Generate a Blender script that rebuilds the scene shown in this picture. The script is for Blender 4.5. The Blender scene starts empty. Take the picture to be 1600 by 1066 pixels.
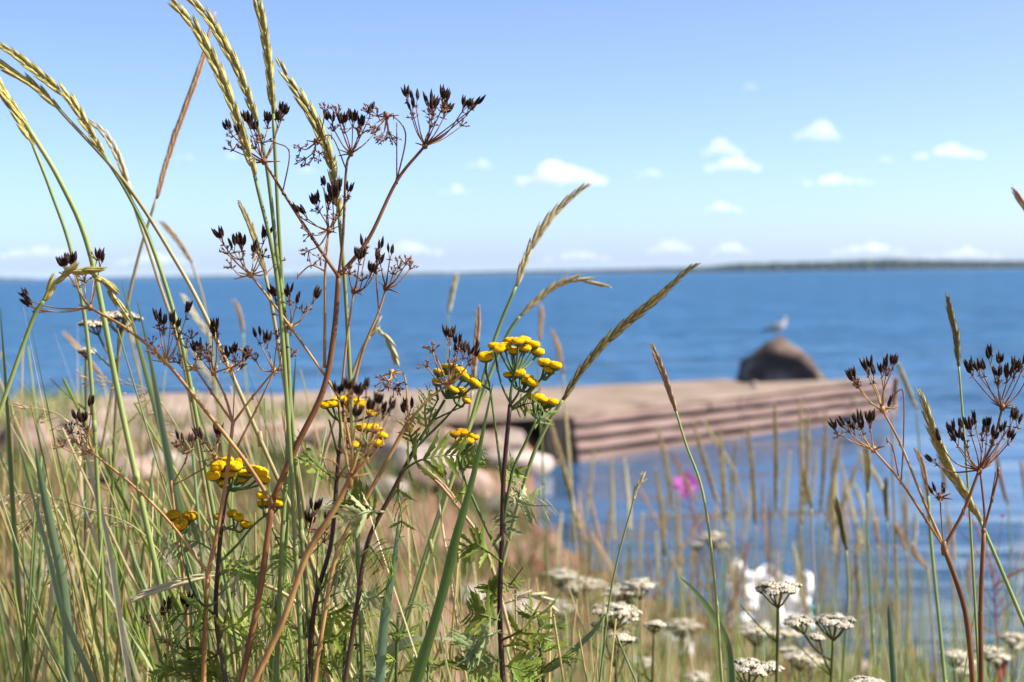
import bpy, math, random
import numpy as np
from mathutils import Vector, Matrix, noise

# ------------------------------------------------------------------ camera, sky, sun, exposure
R = math.radians
SC = bpy.context.scene
COL = SC.collection
K = 2400.0                      # focal length in pixels of the 1600 px wide photograph
FOCUS = 0.75
CAM = Vector((0.0, 0.0, 1.6))
pitch = math.atan(105.0 / K)
roll = math.atan(19.0 / 1600.0)
fwd = Vector((0, math.cos(pitch), -math.sin(pitch)))
right0 = Vector((1, 0, 0))
up0 = right0.cross(fwd).normalized()
right = right0 * math.cos(roll) - up0 * math.sin(roll)
up = up0 * math.cos(roll) + right0 * math.sin(roll)
cd = bpy.data.cameras.new('camera')
cam = bpy.data.objects.new('camera', cd)
COL.objects.link(cam)
rot = Matrix((right, up, -fwd)).transposed()
cam.matrix_world = Matrix.Translation(CAM) @ rot.to_4x4()
cd.sensor_width = 36.0
cd.lens = 36.0 * K / 1600.0
cd.clip_start = 0.01
cd.clip_end = 60000.0
cd.dof.use_dof = True
cd.dof.focus_distance = FOCUS
cd.dof.aperture_fstop = 13.0
cd.dof.aperture_blades = 0
SC.camera = cam

SUN_EL, SUN_AZ = R(43.0), R(-7.0)       # azimuth from +X towards +Y
sun_vec = Vector((math.cos(SUN_EL) * math.cos(SUN_AZ), math.cos(SUN_EL) * math.sin(SUN_AZ), math.sin(SUN_EL)))
world = bpy.data.worlds.new('World')
SC.world = world
world.use_nodes = True
wn = world.node_tree.nodes
bg = wn.get('Background') or wn.new('ShaderNodeBackground')
sky = wn.new('ShaderNodeTexSky')
sky.sky_type = 'NISHITA'
sky.sun_disc = False
sky.sun_elevation = SUN_EL
sky.sun_rotation = R(90.0) - SUN_AZ
sky.altitude = 0.0
sky.air_density = 0.40
sky.dust_density = 1.15
sky.ozone_density = 2.4
world.node_tree.links.new(sky.outputs[0], bg.inputs[0])
bg.inputs[1].default_value = 0.146
sl = bpy.data.lights.new('sun', 'SUN')
sl.energy = 5.0
sl.angle = R(0.53)
sl.color = (1.0, 0.95, 0.86)
so = bpy.data.objects.new('sun', sl)
COL.objects.link(so)
so.rotation_euler = sun_vec.to_track_quat('Z', 'Y').to_euler()
so.location = (20, 5, 20)
vs = SC.view_settings
vs.view_transform = 'Standard'
vs.look = 'None'
vs.exposure = 1.03
vs.gamma = 1.0
vs.use_curve_mapping = False
cy = SC.cycles
cy.use_denoising = True
cy.max_bounces = 8
cy.transparent_max_bounces = 8
cy.volume_bounces = 3

rng = random.Random(7)
def U(a, b): return rng.uniform(a, b)

def P(px, py, d):
    """point seen at pixel (px, py) of the 1600x1066 photograph at depth d"""
    return CAM + fwd * d + right * ((px - 800.0) / K * d) + up * ((533.0 - py) / K * d)

# ------------------------------------------------------------------ terrain
SHORE = [(90, -60), (90, 0), (30, 3.0), (12, 3.9), (6, 4.5), (3.2, 5.0), (1.9, 5.5), (1.25, 6.1), (0.85, 6.9), (0.40, 8.2), (0.1, 10), (0.1, 12.0), (0.3, 12.9),
         (0.6, 13.2), (0.6, 15.5), (-0.7, 15.7), (-4, 15.9), (-9, 15.6), (-20, 14.5), (-60, 8), (-90, 0), (-90, -60)]
SH = np.array(SHORE, float)

def shore_dist(x, y):
    x = np.asarray(x, float); y = np.asarray(y, float)
    best = np.full(x.shape, 1e9)
    inside = np.zeros(x.shape, bool)
    n = len(SH)
    for i in range(n):
        ax, ay = SH[i]; bx, by = SH[(i + 1) % n]
        ex, ey = bx - ax, by - ay
        t = np.clip(((x - ax) * ex + (y - ay) * ey) / (ex * ex + ey * ey), 0, 1)
        best = np.minimum(best, np.hypot(x - ax - t * ex, y - ay - t * ey))
        c = ((ay > y) != (by > y)) & (x < (bx - ax) * (y - ay) / (by - ay + 1e-12) + ax)
        inside ^= c
    return np.where(inside, best, -best)

def sstep(a, b, v):
    t = np.clip((v - a) / (b - a), 0, 1)
    return t * t * (3 - 2 * t)

FRONT = [(-40.0, 5.0), (-9, 8.6), (-3.5, 10.9), (-2.3, 11.7), (-0.5, 12.5), (0.6, 13.0), (5, 14.0)]
def zground(x, y):
    x = np.asarray(x, float); y = np.asarray(y, float)
    d = shore_dist(x, y)
    cap = 0.80 - 0.50 * sstep(2.5, 8.0, y)
    z = np.where(d > 0, np.minimum(0.95 * (1 - np.exp(-np.maximum(d, 0) / 4.5)), cap), 0.12 * d)
    z = np.maximum(z, -1.2)
    fy = np.interp(x, [p[0] for p in FRONT], [p[1] for p in FRONT])
    wob = 0.12 * np.sin(x * 3.1) + 0.08 * np.sin(x * 7.3 + 1)
    c = 0.42 * sstep(-0.10, 0.10, y - fy + wob) * sstep(-0.05, 0.5, d)
    z = np.where(d > -0.1, np.maximum(z, c), z)
    z = z + np.where(d > 0.3, 0.02 * np.sin(x * 2.3 + y) * np.cos(y * 1.9 - x * .7) + 0.012 * np.sin(x * 6.1) * np.sin(y * 5.3), 0)
    return z

# fast look-up of ground height and distance from the shore near the camera
_X0, _Y0, _ST = -12.0, -2.0, 0.05
_lx = np.arange(_X0, 10.0, _ST); _ly = np.arange(_Y0, 20.0, _ST)
_LX, _LY = np.meshgrid(_lx, _ly)
_LZ = zground(_LX.ravel(), _LY.ravel()).reshape(_LX.shape).tolist()
_LD = shore_dist(_LX.ravel(), _LY.ravel()).reshape(_LX.shape).tolist()
def _look(T, x, y):
    fx = min(max((x - _X0) / _ST, 0), len(_lx) - 2.001); fy = min(max((y - _Y0) / _ST, 0), len(_ly) - 2.001)
    i, j = int(fx), int(fy); u, v = fx - i, fy - j
    return (T[j][i] * (1 - u) + T[j][i + 1] * u) * (1 - v) + (T[j + 1][i] * (1 - u) + T[j + 1][i + 1] * u) * v
def zg(x, y): return _look(_LZ, x, y)
def sdist(x, y): return _look(_LD, x, y)

def ground_hit(px, py, dmax=40.0):
    d = np.arange(0.4, dmax, 0.02)
    dirv = fwd + right * ((px - 800.0) / K) + up * ((533.0 - py) / K)
    xs = CAM.x + dirv.x * d; ys = CAM.y + dirv.y * d; zs = CAM.z + dirv.z * d
    g = np.maximum(zground(xs, ys), -0.02)
    k = np.argmax(zs < g)
    return Vector((xs[k], ys[k], g[k]))

# ------------------------------------------------------------------ mesh building
class MB:
    def __init__(self):
        self.v, self.f, self.c, self.m = [], [], [], []
    def add(self, vs_, fs_, col=(1, 1, 1), mi=0):
        o = len(self.v)
        self.v.extend([tuple(p) for p in vs_])
        for f in fs_:
            self.f.append([i + o for i in f]); self.m.append(mi)
        if isinstance(col, list): self.c.extend(col)
        else: self.c.extend([col] * len(vs_))
    def tube(self, pts, rads, n=6, col=(1, 1, 1), cap=True, mi=0):
        pts = [Vector(p) for p in pts]
        m = len(pts)
        if not hasattr(rads, '__len__'): rads = [rads] * m
        t0 = (pts[1] - pts[0]).normalized()
        ref = Vector((0, 0, 1)) if abs(t0.z) < 0.9 else Vector((1, 0, 0))
        nrm = t0.cross(ref).normalized()
        vs_, fs_ = [], []
        for i in range(m):
            t = (pts[min(i + 1, m - 1)] - pts[max(i - 1, 0)])
            if t.length < 1e-9: t = t0
            t.normalize()
            nrm = (nrm - t * nrm.dot(t)).normalized()
            b = t.cross(nrm)
            for k in range(n):
                a = 2 * math.pi * k / n
                vs_.append(pts[i] + (nrm * math.cos(a) + b * math.sin(a)) * rads[i])
        for i in range(m - 1):
            for k in range(n):
                k2 = (k + 1) % n
                fs_.append((i * n + k, i * n + k2, (i + 1) * n + k2, (i + 1) * n + k))
        if cap:
            fs_.append(tuple(range(n - 1, -1, -1)))
            fs_.append(tuple((m - 1) * n + k for k in range(n)))
        self.add(vs_, fs_, col, mi)
    def spindle(self, p0, p1, r, n=6, prof=((0.0, .25), (.25, .85), (.5, 1), (.75, .7), (1, .08)), col=(1, 1, 1), flat=1.0, bend=None, mi=0):
        p0, p1 = Vector(p0), Vector(p1)
        pts = []
        for t, k in prof:
            p = p0.lerp(p1, t)
            if bend is not None: p = p + bend * (t * t)
            pts.append(p)
        self.tube(pts, [r * k for t, k in prof], n, col, True, mi)
    def blade(self, pts, w, side, col=(1, 1, 1), fold=0.25, mi=0):
        """a leaf blade: ribbon with a folded midrib, width w at its widest"""
        pts = [Vector(p) for p in pts]
        m = len(pts)
        vs_, fs_, cs = [], [], []
        for i, p in enumerate(pts):
            t = i / (m - 1)
            ww = (w[i] if hasattr(w, '__len__') else w * min(1, (0.55 + 1.2 * t)) * max(0.03, (1 - t ** 2.2)))
            tg = (pts[min(i + 1, m - 1)] - pts[max(i - 1, 0)]).normalized()
            s = (side - tg * side.dot(tg)).normalized()
            nn = tg.cross(s)
            vs_ += [p - s * ww * .5 + nn * ww * fold, p, p + s * ww * .5 + nn * ww * fold]
        for i in range(m - 1):
            a = i * 3
            fs_ += [(a, a + 1, a + 4, a + 3), (a + 1, a + 2, a + 5, a + 4)]
        self.add(vs_, fs_, col, mi)
    def mesh(self, name, mats, smooth=True, origin=None):
        me = bpy.data.meshes.new(name)
        v = self.v
        if origin is not None:
            v = [(p[0] - origin[0], p[1] - origin[1], p[2] - origin[2]) for p in v]
        me.from_pydata(v, [], self.f)
        if not isinstance(mats, (list, tuple)): mats = [mats]
        for mt in mats: me.materials.append(mt)
        if len(mats) > 1: me.polygons.foreach_set('material_index', self.m)
        if any(c != (1, 1, 1) for c in self.c):
            at = me.color_attributes.new('Col', 'FLOAT_COLOR', 'POINT')
            arr = np.ones((len(self.c), 4), np.float32); arr[:, :3] = np.array(self.c, np.float32)
            at.data.foreach_set('color', arr.ravel())
        if smooth: me.polygons.foreach_set('use_smooth', [True] * len(me.polygons))
        me.update()
        return me
    def build(self, name, mats, parent=None, smooth=True, base=None):
        """one mesh object; base = world position of the thing's origin"""
        org = base if base is not None else Vector((0, 0, 0))
        o = bpy.data.objects.new(name, self.mesh(name, mats, smooth, org))
        COL.objects.link(o)
        if parent is not None: o.parent = parent
        elif base is not None: o.location = base
        return o

def tag(o, label=None, cat=None, group=None, kind=None):
    if label: o['label'] = label
    if cat: o['category'] = cat
    if group: o['group'] = group
    if kind: o['kind'] = kind
    return o

def thing(name, label, cat, base, group=None):
    o = bpy.data.objects.new(name, None)
    COL.objects.link(o)
    o.location = base
    o.empty_display_size = 0.05
    return tag(o, label, cat, group, 'thing')

def inst(name, me, mat_world, parent, base):
    o = bpy.data.objects.new(name, me)
    COL.objects.link(o)
    o.parent = parent
    o.matrix_local = Matrix.Translation(-Vector(base)) @ mat_world
    return o

def smooth_path(pts, n=5):
    pts = [Vector(p) for p in pts]
    if len(pts) < 3:
        return [pts[0].lerp(pts[-1], i / n) for i in range(n + 1)]
    q = [pts[0] * 2 - pts[1]] + pts + [pts[-1] * 2 - pts[-2]]
    out = []
    for i in range(1, len(q) - 2):
        a, b, c, d = q[i - 1], q[i], q[i + 1], q[i + 2]
        for k in range(n):
            t = k / n
            out.append(0.5 * ((2 * b) + (c - a) * t + (2 * a - 5 * b + 4 * c - d) * t * t + (3 * b - a - 3 * c + d) * t ** 3))
    out.append(pts[-1])
    return out

def frame(origin, z, xhint=Vector((1, 0, 0)), s=1.0, spin=0.0):
    z = Vector(z).normalized()
    x = Vector(xhint) - z * z.dot(Vector(xhint))
    if x.length < 1e-4: x = Vector((0, 1, 0)) - z * z.y
    x.normalize()
    y = z.cross(x)
    M = Matrix((x, y, z)).transposed().to_4x4()
    return Matrix.Translation(Vector(origin)) @ M @ Matrix.Rotation(spin, 4, 'Z') @ Matrix.Scale(s, 4)

# ------------------------------------------------------------------ materials
def mat(name, c1, c2=None, scale=40.0, rough=0.6, spec=0.3, attr=False, trans=0.0, bump=0.0, bscale=None, coord='Object', stretch=(1, 1, 1), detail=4.0, rnd=0.0, tcol=None, metallic=0.0):
    m = bpy.data.materials.new(name)
    m.use_nodes = True
    nt = m.node_tree; N, L = nt.nodes, nt.links
    b = N['Principled BSDF']
    b.inputs['Roughness'].default_value = rough
    b.inputs['Specular IOR Level'].default_value = spec
    c2 = c2 or c1
    tc = N.new('ShaderNodeTexCoord'); mp = N.new('ShaderNodeMapping')
    mp.inputs['Scale'].default_value = stretch
    L.new(tc.outputs[coord], mp.inputs['Vector'])
    nz = N.new('ShaderNodeTexNoise'); nz.inputs['Scale'].default_value = scale; nz.inputs['Detail'].default_value = detail
    L.new(mp.outputs[0], nz.inputs['Vector'])
    rp = N.new('ShaderNodeValToRGB')
    rp.color_ramp.elements[0].position = 0.32; rp.color_ramp.elements[1].position = 0.68
    rp.color_ramp.elements[0].color = (*c1, 1); rp.color_ramp.elements[1].color = (*c2, 1)
    L.new(nz.outputs[0], rp.inputs[0])
    out = rp.outputs[0]
    if attr:
        at = N.new('ShaderNodeAttribute'); at.attribute_name = 'Col'
        mx = N.new('ShaderNodeMix'); mx.data_type = 'RGBA'; mx.blend_type = 'MULTIPLY'; mx.inputs[0].default_value = 1.0
        L.new(out, mx.inputs[6]); L.new(at.outputs[0], mx.inputs[7]); out = mx.outputs[2]
    if rnd:
        oi = N.new('ShaderNodeObjectInfo')
        hs = N.new('ShaderNodeHueSaturation')
        mr = N.new('ShaderNodeMapRange'); mr.inputs[3].default_value = 1 - rnd; mr.inputs[4].default_value = 1 + rnd
        L.new(oi.outputs['Random'], mr.inputs[0]); L.new(mr.outputs[0], hs.inputs['Value'])
        L.new(out, hs.inputs['Color']); out = hs.outputs[0]
    L.new(out, b.inputs['Base Color'])
    if bump:
        bz = N.new('ShaderNodeTexNoise'); bz.inputs['Scale'].default_value = bscale or scale * 2; bz.inputs['Detail'].default_value = 5
        L.new(mp.outputs[0], bz.inputs['Vector'])
        bp = N.new('ShaderNodeBump'); bp.inputs['Strength'].default_value = 0.8; bp.inputs['Distance'].default_value = bump
        L.new(bz.outputs[0], bp.inputs['Height']); L.new(bp.outputs[0], b.inputs['Normal'])
    if trans:
        tr = N.new('ShaderNodeBsdfTranslucent'); ms = N.new('ShaderNodeMixShader'); ms.inputs[0].default_value = trans
        L.new(out, tr.inputs[0])
        L.new(b.outputs[0], ms.inputs[1]); L.new(tr.outputs[0], ms.inputs[2])
        L.new(ms.outputs[0], N['Material Output'].inputs['Surface'])
    return m

def ramp3(m, cols, pos):
    for n in m.node_tree.nodes:
        if n.type == 'VALTORGB':
            r = n.color_ramp
            while len(r.elements) < len(cols): r.elements.new(0.5)
            for e, c, p in zip(r.elements, cols, pos):
                e.position = p; e.color = (*c, 1)
    return m

# ------------------------------------------------------------------ ground
def grid_axis(lo, hi, fine_lo, fine_hi, fine, coarse_n):
    a = np.arange(fine_lo, fine_hi + 1e-6, fine)
    l = fine_lo - np.geomspace(fine, fine_lo - lo, coarse_n)[::-1]
    h = fine_hi + np.geomspace(fine, hi - fine_hi, coarse_n)
    return np.concatenate([l, a, h])

gx = grid_axis(-80, 80, -8, 7, 0.12, 14)
gy = grid_axis(-40, 40, -1, 17.5, 0.12, 10)
GX, GY = np.meshgrid(gx, gy)
GZ = zground(GX.ravel(), GY.ravel()).reshape(GX.shape)
me = bpy.data.meshes.new('ground')
nx, ny = len(gx), len(gy)
idx = np.arange(nx * ny).reshape(ny, nx)
faces = np.stack([idx[:-1, :-1], idx[:-1, 1:], idx[1:, 1:], idx[1:, :-1]], -1).reshape(-1, 4)
me.from_pydata(np.stack([GX.ravel(), GY.ravel(), GZ.ravel()], 1).tolist(), [], faces.tolist())
me.polygons.foreach_set('use_smooth', [True] * len(me.polygons))
m_ground = ramp3(mat('gravelly_soil', (.2, .2, .2), (.3, .3, .3), 1.1, .95, .1, bump=.02, bscale=25, detail=8),
                 [(0.0803, 0.0558, 0.0246), (0.1674, 0.0892, 0.0493), (0.2277, 0.1339, 0.0887), (0.2678, 0.1729, 0.1232)], [.30, .42, .55, .75])
me.materials.append(m_ground)
go = bpy.data.objects.new('ground', me); COL.objects.link(go); tag(go, kind='structure')

# bare pinkish gravel on top of the spit that leads to the jetty
m_gravel = ramp3(mat('pink_gravel', (.2, .2, .2), (.3, .3, .3), 1.6, .95, .1, bump=.012, bscale=40, detail=9), [(.16, .115, .085), (.30, .215, .17), (.38, .29, .235)], [.28, .46, .7])
sx_ = np.arange(-9.0, 0.1, .12); sy_ = np.arange(8.5, 15.8, .12)
SX, SY = np.meshgrid(sx_, sy_)
SZ = zground(SX.ravel(), SY.ravel()).reshape(SX.shape) + .006
SD = shore_dist(SX.ravel(), SY.ravel()).reshape(SX.shape)
SF = SY - np.interp(SX, [p[0] for p in FRONT], [p[1] for p in FRONT])
ok = (SD > .2) & (SF > -.35 + .25 * np.sin(SX * 2.1))
gm = MB()
_id = -np.ones(SX.shape, int); _id[ok] = np.arange(ok.sum())
_v = np.stack([SX[ok], SY[ok], SZ[ok]], 1).tolist(); _f = []
for j in range(SX.shape[0] - 1):
    for i in range(SX.shape[1] - 1):
        q = (_id[j, i], _id[j, i + 1], _id[j + 1, i + 1], _id[j + 1, i])
        if min(q) >= 0: _f.append(tuple(int(k) for k in q))
gm.add(_v, _f)
tag(gm.build('gravel_path', m_gravel), kind='structure')

# ------------------------------------------------------------------ water
def water_material():
    m = bpy.data.materials.new('lake_water'); m.use_nodes = True
    N, L = m.node_tree.nodes, m.node_tree.links
    b = N['Principled BSDF']
    b.inputs['Roughness'].default_value = 0.12
    b.inputs['IOR'].default_value = 1.333
    b.inputs['Specular IOR Level'].default_value = 0.5
    geo = N.new('ShaderNodeNewGeometry')
    # shallow, brownish bottom close to the bank, deep blue further out
    sx = N.new('ShaderNodeSeparateXYZ'); L.new(geo.outputs['Position'], sx.inputs[0])
    mr = N.new('ShaderNodeMapRange'); mr.inputs[1].default_value = 6.0; mr.inputs[2].default_value = 18.0
    L.new(sx.outputs['Y'], mr.inputs[0])
    cr = N.new('ShaderNodeValToRGB')
    cr.color_ramp.elements[0].color = (.032, .066, .115, 1); cr.color_ramp.elements[1].color = (.026, .100, .215, 1)
    L.new(mr.outputs[0], cr.inputs[0])
    def nz(scale, sxyz, det):
        mp = N.new('ShaderNodeMapping'); mp.inputs['Scale'].default_value = sxyz
        L.new(geo.outputs['Position'], mp.inputs['Vector'])
        t = N.new('ShaderNodeTexNoise'); t.inputs['Scale'].default_value = scale; t.inputs['Detail'].default_value = det
        L.new(mp.outputs[0], t.inputs['Vector']); return t.outputs[0]
    b1 = N.new('ShaderNodeBump'); b1.inputs['Strength'].default_value = 1.0; b1.inputs['Distance'].default_value = 0.22
    L.new(nz(2.0, (.5, 1, 1), 6), b1.inputs['Height'])
    b2 = N.new('ShaderNodeBump'); b2.inputs['Strength'].default_value = 1.0; b2.inputs['Distance'].default_value = 2.0
    L.new(nz(.30, (.35, 1, 1), 5), b2.inputs['Height'])
    b3 = N.new('ShaderNodeBump'); b3.inputs['Strength'].default_value = 1.0; b3.inputs['Distance'].default_value = 0.9
    L.new(nz(.85, (.4, 1, 1), 4), b3.inputs['Height'])
    L.new(b1.outputs[0], b3.inputs['Normal']); L.new(b3.outputs[0], b2.inputs['Normal'])
    vd = N.new('ShaderNodeVectorMath'); vd.operation = 'DISTANCE'; vd.inputs[1].default_value = (2.2, 12.4, 0)   # calmer water in the lee of the jetty
    L.new(geo.outputs['Position'], vd.inputs[0])
    mr3 = N.new('ShaderNodeMapRange'); mr3.inputs[1].default_value = 2.5; mr3.inputs[2].default_value = 6.5; mr3.inputs[3].default_value = .10; mr3.inputs[4].default_value = 1.0
    L.new(vd.outputs['Value'], mr3.inputs[0]); L.new(mr3.outputs[0], b1.inputs['Strength']); L.new(mr3.outputs[0], b2.inputs['Strength']); L.new(mr3.outputs[0], b3.inputs['Strength'])
    # a wind-ruffled surface mirrors only part of the sky even at grazing angles
    df = N.new('ShaderNodeBsdfDiffuse'); L.new(cr.outputs[0], df.inputs[0]); L.new(b2.outputs[0], df.inputs['Normal'])
    gl = N.new('ShaderNodeBsdfGlossy'); gl.inputs['Roughness'].default_value = 0.07; L.new(b2.outputs[0], gl.inputs['Normal'])
    gl.inputs[0].default_value = (.9, .95, 1, 1)
    fr = N.new('ShaderNodeFresnel'); fr.inputs['IOR'].default_value = 1.333; L.new(b2.outputs[0], fr.inputs['Normal'])
    mn = N.new('ShaderNodeMath'); mn.operation = 'MULTIPLY'; L.new(fr.outputs[0], mn.inputs[0])
    mr2 = N.new('ShaderNodeMapRange'); mr2.inputs[1].default_value = 12.0; mr2.inputs[2].default_value = 40.0; mr2.inputs[3].default_value = .9; mr2.inputs[4].default_value = .50
    L.new(sx.outputs['Y'], mr2.inputs[0]); L.new(mr2.outputs[0], mn.inputs[1])
    ms = N.new('ShaderNodeMixShader'); L.new(mn.outputs[0], ms.inputs[0]); L.new(df.outputs[0], ms.inputs[1]); L.new(gl.outputs[0], ms.inputs[2])
    L.new(ms.outputs[0], N['Material Output'].inputs['Surface'])
    N.remove(b)
    return m
mb = MB()
S = 30000.0
mb.add([(-S, -60, 0), (S, -60, 0), (S, S, 0), (-S, S, 0)], [(0, 1, 2, 3)])
tag(mb.build('lake_water', water_material(), smooth=False), kind='structure')

# ------------------------------------------------------------------ far wooded shore
m_forest = ramp3(mat('far_forest', (.02, .04, .02), (.04, .06, .03), .02, .9, .1), [(.020, .034, .022), (.035, .055, .03), (.05, .07, .04)], [.3, .5, .7])
m_farland = mat('far_land', (.10, .11, .06), (.16, .14, .09), .01, .95, .1)
def far_shore(pts, name):
    """pts: (px, distance, height)"""
    land = MB(); wood = MB()
    dense = []
    for (a, b) in zip(pts[:-1], pts[1:]):
        n = max(2, int(abs(b[0] - a[0]) / 3))
        for i in range(n):
            t = i / n
            dense.append([a[k] + (b[k] - a[k]) * t for k in range(3)])
    rows = []
    for px, D, h in dense:
        x = (px - 800) / K * D
        rows.append((x, D, h))
    vs_, fs_ = [], []
    for (x, D, h) in rows:
        vs_ += [(x, D - 60, -2), (x, D - 30, 1.0), (x * 1.03, D * 1.03 + 60, h * .35), (x * 1.08, D * 1.08 + 250, -2)]
    for i in range(len(rows) - 1):
        for k in range(3):
            a = i * 4 + k
            fs_.append((a, a + 4, a + 5, a + 1))
    land.add(vs_, fs_)
    tag(land.build(name + '_land', m_farland), kind='structure')
    for (x, D, h) in rows:
        for q in range(7):
            dd = U(-25, 160)
            xx = x * (1 + dd / D) + U(-4, 4) * D / 3000
            hh = h * U(.75, 1.12) * (1 + dd / D)
            r = hh * U(.22, .42)
            prof = ((0, .5), (.2, 1), (.45, .8), (.75, .42), (1, .05)) if rng.random() < .6 else ((0, .5), (.25, 1), (.6, 1), (.85, .65), (1, .1))
            wood.spindle((xx, D + dd, -1 + .3 * h * max(0, min(1, dd / 160))), (xx, D + dd, hh), r, 6, prof)
    o = wood.build(name + '_forest', m_forest)
    tag(o, 'low dark wooded shoreline along the horizon, ' + ('far left' if pts[0][0] < 0 else 'centre to right'), 'forest', kind='stuff')
far_shore([(70, 5200, 5), (160, 5200, 8), (300, 5300, 10), (420, 5300, 9), (500, 5300, 12), (560, 5300, 10), (640, 5300, 12), (720, 5200, 11), (860, 5000, 13), (1000, 4600, 14), (1100, 4000, 15), (1160, 3700, 20), (1280, 3500, 21), (1400, 3400, 24), (1470, 3400, 20), (1560, 3400, 17), (1700, 3400, 18), (1900, 3400, 18)], 'far_right_shore')
far_shore([(-300, 4800, 12), (-100, 4800, 12), (0, 4800, 10), (45, 4800, 7), (70, 5000, 3)], 'far_left_shore')
# ------------------------------------------------------------------ stones
def ico(sub):
    import bmesh
    bm = bmesh.new(); bmesh.ops.create_icosphere(bm, subdivisions=sub, radius=1.0)
    v = np.array([p.co[:] for p in bm.verts]); f = [[q.index for q in p.verts] for p in bm.faces]
    bm.free(); return v, f
ICO3, ICO3F = ico(3)
ICO4, ICO4F = ico(4)
ICO2, ICO2F = ico(2)

def stone_verts(seed, base=ICO3, cuts=12, rough=.16):
    r = random.Random(seed)
    v = base.copy()
    for _ in range(cuts):
        n = np.array([r.gauss(0, 1), r.gauss(0, 1), r.gauss(0, .8)]); n /= np.linalg.norm(n)
        h = r.uniform(.45, .85)
        d = v @ n - h
        v = v - np.where(d > 0, d * .96, 0)[:, None] * n
    out = []
    for p in v:
        k = 1 + rough * noise.noise(Vector(p) * 1.6 + Vector((seed * 3.1, 0, 0))) + rough * .4 * noise.noise(Vector(p) * 5 + Vector((0, seed, 0)))
        out.append(p * k)
    return np.array(out)

def stone_mat(name, cols):
    return ramp3(mat(name, (.3, .3, .3), (.4, .4, .4), 7, .9, .15, bump=.02, bscale=16, detail=9, rnd=.2), cols, [.28, .5, .72])
m_st_pink = stone_mat('pink_granite', [(.13, .085, .065), (.24, .16, .125), (.36, .26, .21)])
m_st_grey = stone_mat('grey_granite', [(.08, .068, .06), (.18, .145, .12), (.30, .25, .21)])
m_st_pale = stone_mat('pale_granite', [(.20, .155, .13), (.33, .265, .225), (.46, .39, .34)])
def rock(px, py, wpx, hr, m, label, seed, dr=.8, sink=.3):
    p = ground_hit(px, py)
    D = (p - CAM).dot(fwd)
    w = wpx / K * D * .5
    v = stone_verts(seed) * np.array([w, w * dr, w * hr])
    mb = MB(); mb.add(v.tolist(), ICO3F)
    o = mb.build('rock', m)
    o.location = p + Vector((0, 0, w * hr * (1 - 2 * sink)))
    o.rotation_euler = (0, 0, U(-.4, .4))
    tag(o, label, 'rock', 'rocks along the shore')
    return o

# ------------------------------------------------------------------ jetty
m_timber = ramp3(mat('weathered_timber', (.3, .2, .2), (.4, .3, .3), 3.0, .85, .2, coord='Object', stretch=(.6, .6, 9), bump=.006, bscale=20, rnd=.16),
                 [(0.1162, 0.0726, 0.061), (0.2091, 0.1365, 0.1162), (0.2904, 0.2033, 0.1742)], [.28, .5, .74])
m_deck = ramp3(mat('jetty_gravel', (.3, .2, .2), (.4, .3, .3), 2.2, .95, .1, bump=.008, bscale=60, detail=8),
               [(0.1711, 0.1253, 0.0934), (0.2534, 0.1911, 0.1449), (0.3041, 0.238, 0.1867)], [.28, .5, .72])
m_dark = mat('wet_and_shaded_timber', (.02, .017, .015), (.05, .04, .032), 6, .7, .3, bump=.01)  # wet on the bottom course; elsewhere shade is put into the colour
A = Vector((0.47, 13.0, 0)); B = Vector((4.22, 17.05, 0))
jb = Vector((0.47, 13.0, -.3))
jetty = thing('log_jetty', 'low timber-sided jetty with four pinkish log courses and gravel top in the water', 'jetty', jb)
ab = (B - A); abn = ab.normalized(); outn = Vector((abn.y, -abn.x, 0))
jr = random.Random(3)
zt = .40
for c in range(5):
    z = zt - .055 - c * .108
    cuts = [0] + sorted(jr.uniform(.2, .85) for _ in range(3)) + [1]
    for s0, s1 in zip(cuts[:-1], cuts[1:]):
        if s1 - s0 < .04: continue
        mb = MB()
        n = 10
        pts, rd = [], []
        off = jr.uniform(-.022, .022)
        for i in range(n + 1):
            t = s0 + (s1 - s0) * i / n
            t = min(max(t, s0 + .0012), s1 - .0012)
            pts.append(A + ab * t + outn * (off + .02 + .012 * c) + Vector((0, 0, z + jr.uniform(-.004, .004) - .04 * t)))
            rd.append(.0445 + jr.uniform(-.004, .004))
        prof = [(-.040, -.028), (-.034, -.034), (.032, -.035), (.042, -.024), (.042, .022), (.032, .034), (-.034, .034), (-.040, .028)]
        vs_, fs_ = [], []
        for p_, r_ in zip(pts, rd):
            for (h_, v_) in prof: vs_.append(p_ + outn * h_ * (r_ / .0445) + Vector((0, 0, v_ * (r_ / .0445))))
        for i_ in range(n):
            for k_ in range(8): fs_.append((i_ * 8 + k_, i_ * 8 + (k_ + 1) % 8, (i_ + 1) * 8 + (k_ + 1) % 8, (i_ + 1) * 8 + k_))
        fs_ += [tuple(range(7, -1, -1)), tuple(n * 8 + k_ for k_ in range(8))]
        mb.add(vs_, fs_)
        mb.build('timber', m_timber if c < 4 else m_dark, jetty, smooth=False, base=jb)
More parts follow.
